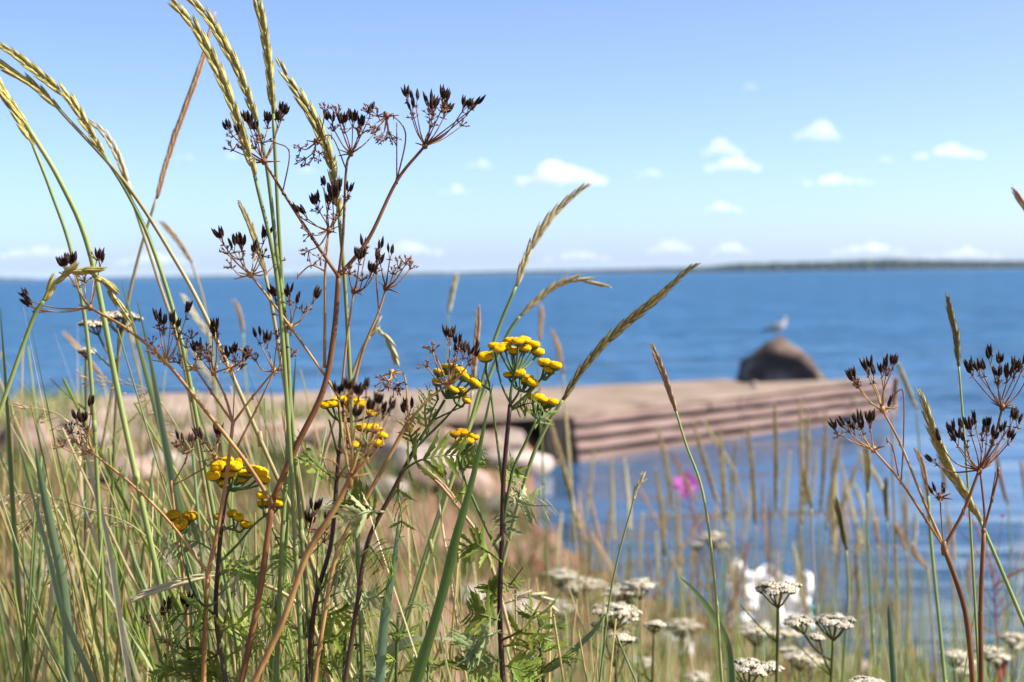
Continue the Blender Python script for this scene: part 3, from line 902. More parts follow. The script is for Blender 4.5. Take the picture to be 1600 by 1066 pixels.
G = grass_stalk
NEAR = 'tall ripe grass stalks in the foreground'
G('tall grass stalk with thick straw ear leaving the top edge, leftmost of the upright trio', [(462, 860), (450, 650), (432, 430)], [(398, 274), (375, 199), (347, 124), (308, 49), (268, 0), (240, -45)], .74, 'g', 'g', 5.2, group=NEAR)
G('tall grass stalk with straw ear leaving the top edge, middle of the upright trio', [(440, 860), (452, 600), (432, 390), (416, 255)], [(400, 188), (390, 158), (371, 109), (334, 41), (300, 0), (270, -35)], .77, 'g', 'g', 5.0, group=NEAR)
G('tall grass stalk with nearly vertical ear leaving the top edge, right of the upright trio', [(472, 840), (452, 600), (436, 360)], [(427, 178), (420, 98), (409, 30), (399, -10), (390, -60)], .78, 'g', 'g', 4.6, group=NEAR)
G('grass stalk whose whole plump ear leans left behind the top dead umbel', [(560, 880), (552, 690), (540, 460)], [(530, 338), (519, 262), (499, 204), (475, 160), (448, 120), (434, 90)], .76, 'g', 'g', 5.4, group=NEAR)
G('grass stalk with long arching ear touching the left edge, upper of the pair', [(330, 780), (285, 540), (240, 390), (202, 307)], [(161, 240), (143, 210), (113, 161), (75, 128), (34, 94), (0, 71), (-35, 55)], .80, 'g', 'g', 4.6, group=NEAR)
G('grass stalk with straw ear at the left edge and long stem crossing right', [(470, 830), (420, 717), (326, 504), (270, 400), (195, 285)], [(94, 173), (64, 143), (30, 120), (0, 101), (-30, 85)], .80, 'g', 's', 4.2, group=NEAR)
G('grass stalk with drooping pale tan ear below the long arching ear', [(320, 760), (285, 560), (245, 430)], [(204, 305), (188, 255), (169, 218), (150, 197), (138, 190)], .93, 'p', 's', 4.6, detail=False, group=NEAR)
G('grass stalk with drooping ear tip cut by the left edge', [(160, 900), (140, 560), (113, 400), (80, 300)], [(52, 228), (30, 188), (11, 154), (-8, 120), (-25, 100)], .84, 'g', 'g', 4.8, group=NEAR)
G('thick green grass stem curving up to a hidden ear at the left edge', [(260, 960), (190, 640), (142, 400), (95, 285)], [(41, 195), (15, 160), (-20, 125)], .82, 'g', 'g', 4.0, group=NEAR, stem_r=1.6)
G('straight thin tan grass ear slanting right in the upper left sky', [(150, 760), (195, 500), (217, 400)], [(244, 311), (265, 238), (287, 175), (312, 105), (336, 19)], .98, 'b', 's', 3.6, 11, detail=False, group=NEAR)
G('short blurred brown grass ear low in the left sky', [(330, 560), (318, 470)], [(300, 412), (280, 380), (252, 346)], 1.35, 'b', 's', 5, 13, detail=False, group=NEAR)
G('dark slim grass ear among the dead umbels left of the main stem', [(470, 760), (432, 520)], [(415, 430), (402, 385), (387, 345), (372, 313)], .83, 'd', 's', 3.6, 10, group=NEAR)
G('grass stalk bent right over with plump straw ear arching down at far left', [(-40, 760), (0, 642), (49, 505)], [(68, 470), (83, 444), (113, 425), (146, 429), (169, 451), (184, 474), (206, 505)], .72, 'g', 'g', 5.8, 12, group=NEAR)
G('grass stalk with pale ear reaching up right into the sky at centre', [(640, 960), (690, 800), (735, 660), (773, 530)], [(806, 448), (824, 398), (850, 354), (886, 314), (922, 285)], .86, 'p', 'g', 4.2, group=NEAR)
G('grass stalk with pale ear arching flat to the right against the water', [(700, 760), (760, 600), (792, 525)], [(812, 494), (850, 460), (875, 445), (901, 438), (930, 443), (956, 450)], .88, 'p', 'g', 4.0, group=NEAR)
G('grass stalk with long olive ear slanting far right to the horizon', [(780, 900), (825, 735), (852, 670)], [(879, 625), (905, 584), (945, 537), (989, 497), (1033, 460), (1069, 427), (1089, 411)], .80, 'd', 'g', 4.2, 12, group=NEAR)
G('thin stalk with small brown ear before the log courses of the jetty', [(1128, 1066), (1116, 900), (1098, 770), (1072, 695)], [(1056, 642), (1042, 600), (1030, 568), (1018, 538)], .75, 'b', 'g', 2.8, 9, stem_r=.7, group=NEAR)
G('pale drooping grass ear behind the main dead stem over the water', [(470, 860), (510, 700), (560, 560)], [(578, 525), (590, 514), (606, 533), (621, 570)], .92, 'p', 's', 4.2, 11, detail=False, group=NEAR)
G('upright dark slim grass ear at right above the dead umbels', [(1530, 1066), (1515, 800), (1505, 660)], [(1498, 572), (1494, 530), (1486, 492), (1480, 462)], .80, 'd', 'g', 3.0, 9, stem_r=.7, group=NEAR)
G('thick yellow-green grass ear slanting behind the right dead plant', [(1640, 1066), (1600, 975), (1560, 880)], [(1532, 815), (1512, 780), (1488, 740), (1462, 685), (1447, 640), (1436, 608)], .79, 'g', 'g', 4.6, 13, group=NEAR)
G('tan grass ear tip at the right edge in the sky', [(1720, 760), (1690, 520)], [(1640, 380), (1610, 335), (1580, 293)], .95, 'b', 's', 4.0, 11, detail=False, group=NEAR)
G('tan upright grass ear just left of the central yellow flowers', [(715, 900), (728, 700)], [(738, 610), (742, 560), (746, 515), (747, 480)], 1.0, 'b', 's', 4.0, 11, detail=False, group=NEAR)
G('dull brown drooping ear stalk left of the broad blade at centre', [(800, 1000), (760, 860)], [(722, 800), (700, 770), (672, 742), (655, 735)], .84, 'b', 's', 3.2, 9, detail=False, group=NEAR)
G('pale curled ear stalk lying across the lower left grass', [(480, 960), (400, 908)], [(345, 895), (300, 905), (250, 920), (205, 938)], .80, 'p', 's', 3.6, 14, detail=False, group=NEAR)
G('pale arching ear low behind the central tansy leaves', [(690, 1010), (740, 965), (780, 945)], [(800, 938), (820, 932), (845, 935), (868, 955)], .88, 'p', 's', 3.6, 11, detail=False, group=NEAR)
G('thin curled grass spikelet stalk standing before the water at centre', [(940, 1040), (952, 940), (966, 870), (985, 800)], [(990, 780), (994, 765), (1003, 752), (1001, 740)], .78, 'p', 'g', 2.2, 6, stem_r=.55, group=NEAR)
G('brown feathery grass ear beside the right dead plant', [(1470, 1000), (1455, 850)], [(1450, 775), (1446, 750), (1440, 725), (1430, 700)], .95, 'b', 'g', 3.2, 9, detail=False, group=NEAR)

# middle-distance ears before the water
MIDL = 'blurred straw-coloured grass ear standing before the water at right'
MID = [  # tip x, tip y, foot x, foot y, depth, type
 (955, 712, 960, 850, 2.3, 'p'), (976, 716, 985, 830, 2.4, 'p'), (1026, 662, 1052, 800, 2.2, 'g'), (1046, 704, 1092, 790, 2.4, 'b'), (1082, 658, 1122, 790, 2.1, 'g'),
 (1098, 656, 1150, 740, 2.4, 'p'), (1124, 668, 1134, 820, 2.0, 'g'), (1150, 690, 1146, 800, 2.6, 'd'), (1168, 664, 1180, 820, 2.1, 'g'), (1210, 628, 1212, 800, 2.0, 'g'),
 (1250, 622, 1252, 820, 2.0, 'g'), (1262, 634, 1258, 790, 2.1, 'g'), (1290, 642, 1282, 800, 2.2, 'g'), (1302, 690, 1300, 850, 2.2, 'g'), (1318, 668, 1290, 830, 2.1, 'g'),
 (1345, 712, 1300, 840, 2.3, 'g'), (1235, 705, 1225, 840, 2.3, 'p'), (1192, 748, 1200, 880, 2.3, 'b'), (1140, 770, 1145, 880, 2.5, 'p'), (855, 640, 905, 830, 1.9, 'g'),
 (884, 640, 892, 760, 2.2, 'p'), (918, 760, 940, 860, 2.4, 'b'), (905, 765, 915, 850, 2.6, 'b'), (1005, 800, 1000, 900, 2.5, 'p'), (1060, 770, 1066, 900, 2.4, 'g'),
 (1025, 830, 1030, 930, 2.3, 'p'), (925, 835, 965, 910, 2.0, 'b'), (1085, 830, 1080, 920, 2.5, 'b'), (1115, 800, 1110, 900, 2.6, 'g'), (1215, 860, 1212, 950, 2.4, 'b'),
 (1258, 735, 1268, 795, 1.5, 'd'), (1305, 778, 1322, 860, 1.15, 'd'), (1352, 700, 1355, 770, 1.3, 'd'), (1385, 745, 1386, 815, 1.5, 'd'), (1400, 820, 1416, 862, 1.5, 'b'),
 (1370, 812, 1371, 850, 1.7, 'b'), (1425, 850, 1450, 890, 1.4, 'b'), (1465, 690, 1478, 765, 1.8, 'b'), (1555, 700, 1575, 790, 1.9, 'b'), (1595, 720, 1606, 800, 2.0, 'b'),
 (1402, 565, 1432, 640, 1.7, 'p'), (1400, 590, 1395, 640, 1.5, 'b'), (845, 478, 843, 535, 1.6, 'b'), (862, 515, 880, 585, 1.7, 'b'), (715, 428, 700, 490, 1.8, 'p'),
 (1430, 800, 1424, 870, 2.2, 'p'), (1480, 800, 1490, 880, 2.0, 'b'), (1340, 880, 1342, 950, 2.4, 'p'), (1365, 900, 1372, 960, 2.6, 'b'), (1155, 860, 1150, 950, 2.8, 'p'),
 (985, 850, 975, 940, 2.6, 'g'), (878, 800, 870, 900, 2.4, 'p'), (1520, 860, 1512, 930, 2.2, 'b'), (1330, 745, 1352, 815, 2.7, 'p'), (1275, 700, 1265, 790, 2.7, 'p'),
 (100, 520, 160, 590, 1.5, 'b'), (190, 480, 215, 545, 1.8, 'p'), (285, 460, 330, 530, 1.6, 'p'), (365, 470, 380, 520, 1.7, 'b'), (300, 545, 345, 620, 1.8, 'p')]
_mr = random.Random(77)
for _i in range(34):
    _x = _mr.uniform(900, 1420); _y = _mr.uniform(690, 880); _l = _mr.uniform(80, 150)
    MID.append((round(_x, 1), _y, _x + _mr.gauss(8, 22), _y + _l, _mr.uniform(2.0, 3.2), _mr.choice('ggppb')))
ORD = 'leftmost second third fourth fifth sixth seventh eighth ninth tenth eleventh twelfth thirteenth fourteenth fifteenth sixteenth seventeenth eighteenth nineteenth twentieth twenty-first twenty-second twenty-third twenty-fourth twenty-fifth twenty-sixth twenty-seventh twenty-eighth twenty-ninth thirtieth thirty-first thirty-second thirty-third thirty-fourth thirty-fifth thirty-sixth thirty-seventh thirty-eighth thirty-ninth fortieth'.split()
KIND = {'g': 'straw-green', 'p': 'pale straw', 'b': 'brownish', 'd': 'slim dark'}
def ordlab(tx, ty, k):
    same = sorted(m[0] for m in MID if m[5] == k and m[0] > 800 and m[1] >= 600)
    i = same.index(tx)
    return 'blurred %s grass ear before the water, %s of its colour' % (KIND[k], 'leftmost' if i == 0 else ORD[i] + ' from the left')
for i, (tx, ty, fx, fy, d, k) in enumerate(MID):
    lab = MIDL
    if ty < 600 and tx > 600: lab = {1402: 'pale slim ear right of the jetty end, above the water', 1400: 'short brown ear beside the right-hand top dead umbel', 845: 'faint tan ear above the yellow flowers, left of two', 862: 'faint tan ear above the yellow flowers, right of two', 715: 'faint pale ear crossing the horizon left of centre'}[tx]
    elif tx < 400:
        i = sorted(m[0] for m in MID if m[0] < 400).index(tx)
        lab = 'faint blurred ear over the water at far left, ' + ('leftmost of five' if i == 0 else ORD[i] + ' from the left')
    else: lab = ordlab(tx, ty, k)
    mx, my = (tx + fx) / 2 + U(-3, 3), (ty + fy) / 2
    sx = fx + (fx - tx) * .35
    G(lab, [(sx + U(-12, 12), fy + 170), (fx + (fx - tx) * .2, fy + 70)], [(fx, fy), (mx, my), (tx, ty)], d, 'k' if k == 'g' else k, 'g' if rng.random() < .5 else 's', 6.2 if k in 'gp' else 4.6, 16, detail=False, stem_r=1.1, group='blurred grass ears before the water')

# ------------------------------------------------------------------ dried umbel plants
def dead_plant(label, D, trunk, branches, umbels, m=None, r0=2.0, group='dead umbel plants'):
    m = m or m_dead
    tp = rooted(px_path(trunk, D))
    base = tp[0].copy()
    t = thing('dried_cow_parsley', label, 'plant', base, group)
    mb = MB()
    sm = smooth_path(tp, 6); n = len(sm)
    mb.tube(sm, [r0 * .00086 * (1.15 - .35 * i / n) * (1 + .05 * math.sin(i * 1.7)) for i in range(n)], 9)
    e = tp[-1]
    mb.spindle(e - Vector((0, 0, .004)), e + Vector((0, 0, .003)), r0 * .00092, 8, ((0, .7), (.5, 1), (1, .7)))
    mb.build('stem', m, t, base=base)
    for br in branches:
        pts, ra, rb = br[0], br[1], br[2]
        mm = br[3] if len(br) > 3 else m
        b = MB(); pp = smooth_path(px_path(pts, D), 6); k = len(pp)
        b.tube(pp, [(ra + (rb - ra) * i / (k - 1)) * .00082 for i in range(k)], 7)
        for q in px_path(pts, D)[1:]:
            b.spindle(q - Vector((0, 0, .0016)), q + Vector((0, 0, .0016)), rb * .00105, 6, ((0, .6), (.5, 1), (1, .6)))
        b.build('branch', mm, t, base=base)
    for um in umbels:
        (cx, cy_), tips = um[0], um[1]
        dd = um[2] if len(um) > 2 else D
        mm = um[3] if len(um) > 3 else m
        c = P(cx, cy_, dd)
        ub = MB()
        ub.spindle(c - Vector((0, 0, .0015)), c + Vector((0, 0, .0018)), .0016, 7, ((0, .7), (.5, 1), (1, .6)))
        pl = []
        for tip in tips:
            tx, ty, k = tip[0], tip[1], tip[2]
            if k in 'bd':      # foot of the cluster lies a little below the seeds
                ty += 9
            if k == 's': ty += 7
            q = P(tx, ty, dd + U(-.016, .016))
            mid = c.lerp(q, .5) + Vector((U(-.0012, .0012), U(-.003, .003), -.0012 + U(-.002, .001)))
            if len(tip) > 3: mid = P(tip[3][0], tip[3][1], dd)
            ub.tube(smooth_path([c, mid, q], 4), [.00042] * 4 + [.00030] * 5, 5)
            d = (q - mid).normalized()
            d = (d + Vector((0, 0, .9))).normalized() if k != 'h' else d
            pl.append((q, d, k))
        for _ in range(4):                                   # bare leftover rays and bracts
            a = U(0, 6.28)
            ub.tube([c, c + Vector((math.cos(a), math.sin(a), U(-.4, .5))) * U(.004, .009)], [.0005, .0002], 4)
        uo = ub.build('umbel', mm, t, base=base)
        for (q, d, k) in pl:
            if k == 'b' and rng.random() < .25: k = 's'
            me_ = rng.choice({'b': CL_B, 'd': CL_D, 's': CL_S, 'h': CL_D}[k])
            s = U(.80, 1.02) * (dd / .75)
            inst('seed_cluster', me_, frame(q, d, (1, 0, 0), s, U(0, 6.28)), uo, base)
            if k == 'b' and rng.random() < .5:
                inst('seed_cluster', rng.choice(CL_D), frame(q - d * .002, d, (1, 0, 0), s * .8, U(0, 6.28)), uo, base)
    return t

dead_plant('tallest dead umbel plant with thick brown forked stem left of centre', .75,
  [(374, 1080), (405, 930), (425, 785)],
  [([(425, 785), (462, 700), (505, 610), (522, 520), (529, 432)], 2.0, 1.6),
   ([(529, 432), (487, 370), (442, 300), (413, 253)], 1.15, .75),
   ([(529, 432), (536, 370), (541, 265), (548, 240)], 1.0, .7),
   ([(529, 432), (575, 375), (620, 283), (664, 228)], 1.35, .85),
   ([(442, 300), (452, 238), (428, 222)], .45, .35), ([(620, 283), (634, 212), (615, 182), (600, 180)], .5, .35), ([(620, 283), (620, 196)], .45, .35), ([(541, 265), (518, 213), (494, 222)], .45, .35),
   ([(425, 785), (380, 716), (320, 640), (259, 566), (200, 515), (141, 481)], 1.35, .85, m_tan),
   ([(507, 575), (508, 480), (508, 424), (514, 360)], 1.0, .6, m_tan), ([(508, 424), (486, 415), (465, 432)], .6, .35, m_tan),
   ([(535, 600), (542, 530), (553, 455)], .8, .6, m_tan), ([(549, 620), (568, 545), (592, 487), (603, 450)], .95, .6, m_tan), ([(592, 487), (588, 435), (590, 405)], .5, .35),
   ([(560, 760), (540, 660), (528, 619), (454, 511), (392, 430)], 1.0, .7, m_tan), ([(454, 511), (454, 520)], .6, .6, m_tan)],
  [((413, 253), [(361, 200, 'b'), (374, 208, 'b'), (391, 192, 'b'), (401, 203, 'b'), (418, 192, 'b'), (433, 190, 'b'), (440, 178, 'b'), (364, 226, 'd'), (380, 226, 'd'), (398, 224, 'd'), (409, 215, 'd')]),
   ((548, 240), [(520, 190, 'b'), (538, 193, 'b'), (551, 190, 'b'), (563, 196, 'b'), (577, 176, 'b'), (527, 172, 'd'), (585, 200, 'd'), (560, 205, 'd')]),
   ((494, 222), [(470, 232, 'h'), (478, 248, 'h'), (490, 246, 'h'), (500, 240, 'h'), (508, 165, 'd')], .75),
   ((604, 182), [(586, 200, 'h'), (597, 210, 'h'), (606, 206, 'h'), (613, 216, 'h'), (590, 172, 'd'), (575, 168, 'd')], .75),
   ((664, 228), [(638, 152, 'b'), (645, 170, 'b'), (650, 160, 's'), (671, 165, 'b'), (676, 172, 'b'), (691, 160, 'b'), (693, 176, 'b'), (722, 168, 's'), (729, 172, 'b'), (721, 188, 'd'), (737, 164, 's'), (674, 190, 'd')]),
   ((514, 360), [(470, 331, 'b'), (481, 334, 'b'), (497, 318, 'b'), (513, 318, 'b'), (520, 310, 'b'), (527, 302, 'b'), (543, 300, 'b'), (506, 290, 's'), (482, 392, 'h'), (500, 404, 'h'), (484, 366, 'h'), (521, 335, 'd')]),
   ((553, 455), [(561, 404, 'b'), (571, 390, 's'), (588, 412, 'b'), (578, 424, 'b'), (545, 420, 'd'), (566, 430, 'd')]),
   ((603, 450), [(609, 397, 'b'), (592, 392, 's'), (622, 410, 'd'), (634, 404, 'd'), (640, 412, 'd'), (614, 420, 'd')]),
   ((392, 430), [(350, 374, 'b'), (356, 388, 'd'), (366, 388, 's'), (378, 384, 'b'), (376, 398, 'd'), (397, 392, 'b'), (411, 374, 's'), (410, 392, 'd'), (432, 402, 'd'), (362, 418, 'h')], .77, m_tan),
   ((454, 511), [(431, 462, 'b'), (452, 462, 'b'), (462, 474, 's'), (488, 466, 'b'), (442, 486, 'd'), (474, 480, 'd')], .77, m_tan),
   ((259, 566), [(248, 500, 'b'), (256, 508, 'b'), (266, 506, 's'), (290, 490, 'b'), (272, 512, 'b'), (278, 522, 'd'), (238, 528, 'd'), (242, 545, 'd')], .76, m_tan),
   ((141, 481), [(48, 462, 'b'), (56, 474, 'b'), (66, 478, 'd'), (104, 416, 'b'), (114, 412, 'b'), (122, 440, 'd'), (151, 398, 'd'), (156, 410, 's'), (132, 432, 'd')], .76, m_tan)],
  r0=2.1)
dead_plant('tan forked dead umbel plant rising from the bottom edge at left', .76,
  [(318, 1085), (320, 985), (325, 896)],
  [([(325, 896), (270, 822), (215, 765), (144, 707)], 1.1, .7, m_tan), ([(325, 896), (336, 850), (352, 760), (364, 661)], 1.5, 1.1, m_tan),
   ([(364, 661), (330, 612), (305, 575)], .8, .6, m_tan), ([(364, 661), (352, 620), (334, 583)], .9, .6, m_tan), ([(364, 661), (395, 620), (428, 580)], .8, .6, m_tan),
   ([(364, 661), (366, 600), (361, 575)], .4, .35), ([(370, 700), (400, 640), (428, 582)], .8, .5, m_tan)],
  [((144, 707), [(121, 655, 'b'), (131, 658, 'b'), (142, 640, 's'), (136, 672, 'd'), (112, 668, 'd'), (97, 690, 'd'), (126, 688, 'd')], .76, m_tan),
   ((305, 575), [(291, 535, 'd'), (312, 545, 'd'), (300, 520, 'd'), (280, 560, 'd')], .76, m_tan),
   ((334, 583), [(312, 548, 'b'), (322, 540, 'd'), (333, 520, 's'), (339, 512, 'b'), (350, 545, 'd'), (326, 556, 'd')], .76, m_tan),
   ((361, 575), [(352, 556, 'b'), (366, 552, 'b'), (378, 562, 'b'), (386, 545, 'd'), (340, 530, 's')], .75),
   ((428, 580), [(406, 530, 's'), (418, 536, 's'), (434, 520, 'd'), (440, 540, 'd'), (400, 555, 'd'), (455, 548, 'd')], .77, m_tan)],
  m=m_tan, r0=1.7)
dead_plant('blurred near dead umbel over the middle yellow flower cluster', .62,
  [(385, 1095), (440, 975), (480, 865), (520, 800), (547, 748)],
  [([(547, 748), (575, 720), (598, 690)], .5, .4, m_tan), ([(547, 748), (522, 722), (500, 715)], .5, .35, m_tan)],
  [((547, 748), [(538, 636, 'b'), (545, 612, 'b'), (560, 618, 'b'), (572, 612, 'b'), (578, 642, 'b'), (590, 634, 'b'), (597, 648, 'b'), (608, 640, 'b'), (585, 668, 'd'), (556, 650, 'b'), (530, 616, 'b'), (540, 700, 'd'), (568, 690, 'd')])],
  r0=1.6, m=m_tan)
dead_plant('slim dead umbel plant leaning right toward the tilted yellow cluster', .73,
  [(488, 1085), (505, 975), (528, 860), (582, 761), (636, 662)],
  [([(636, 662), (672, 622), (700, 602)], .9, .6, m_tan), ([(638, 655), (632, 588), (612, 583)], .5, .35), ([(700, 602), (682, 560), (672, 548)], .5, .4)],
  [((700, 602), [(703, 532, 's'), (711, 548, 'b'), (716, 540, 's'), (724, 552, 'b'), (734, 556, 'b'), (742, 548, 's'), (668, 574, 'h'), (676, 540, 'd'), (708, 565, 'd')], .73, m_tan),
   ((612, 583), [(606, 602, 'h'), (616, 606, 'h'), (622, 600, 'h'), (600, 594, 'h')], .73), ((637, 660), [(639, 640, 'b'), (636, 648, 's')], .73)],
  r0=1.35, m=m_tan)
dead_plant('dead umbel plant with black seed heads at the right edge', .74,
  [(1522, 1085), (1508, 955), (1475, 855)],
  [([(1475, 855), (1447, 812), (1407, 752), (1365, 703)], 1.0, .65, m_tan), ([(1473, 850), (1442, 780), (1406, 692), (1378, 640)], .95, .6, m_tan),
   ([(1475, 855), (1505, 800), (1530, 735)], 1.1, .9), ([(1530, 735), (1552, 690), (1566, 637)], .9, .65), ([(1474, 850), (1470, 800), (1469, 778)], .45, .4),
   ([(1405, 750), (1395, 700), (1386, 688)], .45, .35), ([(1408, 756), (1412, 680), (1411, 612), (1395, 618)], .5, .35),
   ([(1534, 1085), (1532, 960), (1537, 830)], 1.5, 1.3), ([(1537, 830), (1538, 800), (1532, 740)], .8, .6), ([(1537, 830), (1550, 780), (1560, 740), (1560, 735)], .7, .8), ([(1537, 832), (1545, 800), (1555, 742)], .5, .3)],
  [((1365, 703), [(1307, 668, 'b'), (1326, 666, 'b'), (1335, 672, 's'), (1342, 660, 'b'), (1348, 670, 'b'), (1360, 662, 'b')], .74, m_tan),
   ((1378, 640), [(1338, 592, 'b'), (1342, 598, 's'), (1357, 580, 'b'), (1365, 590, 'b'), (1385, 572, 'b'), (1394, 570, 'b'), (1378, 584, 's'), (1388, 634, 's')], .74, m_tan),
   ((1530, 735), [(1490, 678, 'b'), (1497, 690, 'b'), (1503, 672, 's'), (1511, 690, 'b'), (1518, 672, 'b'), (1525, 664, 's'), (1535, 680, 'b'), (1542, 666, 'b'), (1550, 684, 'b'), (1566, 676, 'b'), (1578, 660, 's'), (1589, 662, 's'), (1574, 686, 'b'), (1464, 720, 's', (1490, 738)), (1470, 690, 's', (1495, 725))], .74),
   ((1566, 637), [(1520, 580, 'b'), (1530, 578, 'b'), (1538, 582, 's'), (1548, 562, 's'), (1562, 566, 'b'), (1560, 588, 'b'), (1573, 590, 'b'), (1584, 582, 'b'), (1596, 572, 'b'), (1606, 580, 'b')], .74),
   ((1469, 778), [(1465, 772, 's'), (1472, 770, 's')], .74)],
  r0=1.75)
dead_plant('small brown dead umbel low among the grass at left', .80,
  [(300, 1085), (290, 930), (276, 830), (268, 760)],
  [([(268, 760), (290, 720), (292, 700)], .6, .5, m_tan), ([(268, 760), (330, 725), (336, 712)], .6, .5, m_tan)],
  [((292, 705), [(285, 688, 'b'), (300, 694, 's'), (277, 690, 'd')], .80, m_tan), ((336, 715), [(318, 684, 'b'), (340, 684, 'b'), (330, 696, 'd')], .80, m_tan)],
  r0=1.0, m=m_tan)
dead_plant('low blurred dead umbel near the dark tansy stems', .80,
  [(480, 1085), (478, 950), (475, 870)], [],
  [((475, 870), [(484, 818, 'b'), (490, 800, 's'), (510, 812, 'b'), (520, 808, 's'), (495, 830, 'd'), (505, 838, 'd'), (470, 840, 'd')], .80, m_tan)], r0=.9, m=m_tan)
dead_plant('tiny dead umbel with black seeds at the bottom left', .78,
  [(262, 1085), (262, 1010)], [],
  [((262, 1005), [(256, 960, 'b'), (264, 955, 'b'), (230, 965, 'd'), (290, 950, 's')], .78, m_tan)], r0=.8, m=m_tan)

# ------------------------------------------------------------------ tansy
def pinnate(mb, path, L_leaflet, side, normal_hint, npair=8, seed=0, mi=0):
    r = random.Random(seed)
    pp = smooth_path(path, 6); n = len(pp)
    mb.tube(pp, [.0007 * (1 - .7 * i / n) for i in range(n)], 4, mi=mi)
    for k in range(npair):
        u = .16 + .84 * (k / (npair - 1)) ** .92
        f = min(u * (n - 1), n - 1.001); i = int(f)
        p = pp[i].lerp(pp[i + 1], f - i)
        tg = (pp[i + 1] - pp[i]).normalized()
        s = (side - tg * side.dot(tg)).normalized(); nn = tg.cross(s)
        ll = L_leaflet * (.35 + .75 * math.sin(math.pi * (.18 + .74 * u))) * r.uniform(.85, 1.1)
        for sg in (-1, 1):
            d = (tg * r.uniform(.55, .8) + s * sg + nn * r.uniform(-.1, .45)).normalized()
            w = (d.cross(nn)).normalized()
            droop = nn * r.uniform(-.35, .1)
            vs_ = []
            m = 7
            for j in range(m + 1):
                t = j / m
                ww = ll * .088 * math.sin(math.pi * min(1, .18 + .80 * t)) * (1.35 if j % 2 else .75)
                if j == m: ww = ll * .01
                c = p + d * ll * t + droop * ll * t * t
                sh = d * (ll * .07 if j % 2 else 0)
                vs_ += [c - w * ww + sh + nn * ww * .35, c, c + w * ww + sh + nn * ww * .35]
            fs_ = []
            for j in range(m):
                a = j * 3
                fs_ += [(a, a + 1, a + 4, a + 3), (a + 1, a + 2, a + 5, a + 4)]
            mb.add(vs_, fs_, mi=mi)

def tansy(label, D, trunk, branches, heads, leaves, r0=1.5, size=9.5, m=None, tilt=(0, 0, 1), old=()):
    tp = rooted(px_path(trunk, D))
    base = tp[0].copy()
    t = thing('tansy', label, 'flower', base, 'tansy plants')
    mb = MB(); sm = smooth_path(tp, 6); n = len(sm)
    mb.tube(sm, [r0 * .001 * (1.1 - .45 * i / n) for i in range(n)], 8)
    mb.build('stem', m or m_tstem, t, base=base)
    for (pts, ra, rb) in branches:
        b = MB(); pp = smooth_path(px_path(pts, D), 5); k = len(pp)
        b.tube(pp, [(ra + (rb - ra) * i / (k - 1)) * .001 for i in range(k)], 6)
        b.build('branch', m_tgreen, t, base=base)
    T0 = Vector(tilt)
    i = 0
    for (node, hs) in heads:
        nd = P(*node, D)
        for h in hs:
            w = h[2] if len(h) > 2 else size
            dd = D + U(-.012, .012) - (h[1] - node[1]) * .00009
            c = P(h[0], h[1], dd)
            ax = (T0 + (c - nd).normalized() * .35 + Vector((U(-.16, .16), U(-.5, -.1), 0))).normalized()
            rad = w * 1.1 / K * dd
            st = MB(); q = c - ax * rad * .7
            mid = nd.lerp(q, .55) + Vector((0, 0, -.0015)) + (q - nd).cross(Vector((0, 1, 0))) * U(-.05, .05)
            st.tube(smooth_path([nd, mid, q], 4), [.0007] * 4 + [.0006] * 5, 5)
            st.build('flower_stalk', m_tgreen, t, base=base)
            me_ = rng.choice(BTN_OLD if (len(h) > 3) else BTN)
            M = frame(c, ax, (1, 0, 0), 1, U(0, 6.28)) @ Matrix.Diagonal((rad, rad, rad * U(.85, 1.08), 1))
            inst('flower_head', me_, M, t, base)
            i += 1
    for j, lf in enumerate(leaves):
        pts, ll, pale = lf[0], lf[1], lf[2]
        lb = MB()
        path = []
        for q, p in enumerate(pts):
            path.append(P(p[0], p[1], D + (U(-.02, .02) if q else 0)))
        sd = (up * U(.3, 1) + right * U(-.6, .6) + fwd * U(-.7, .7)).normalized()
        pinnate(lb, path, ll * .001, sd, None, 9, j + int(D * 1000))
        lb.build('leaf', m_leaf_pale if pale else m_leaf, t, base=base)
    return t

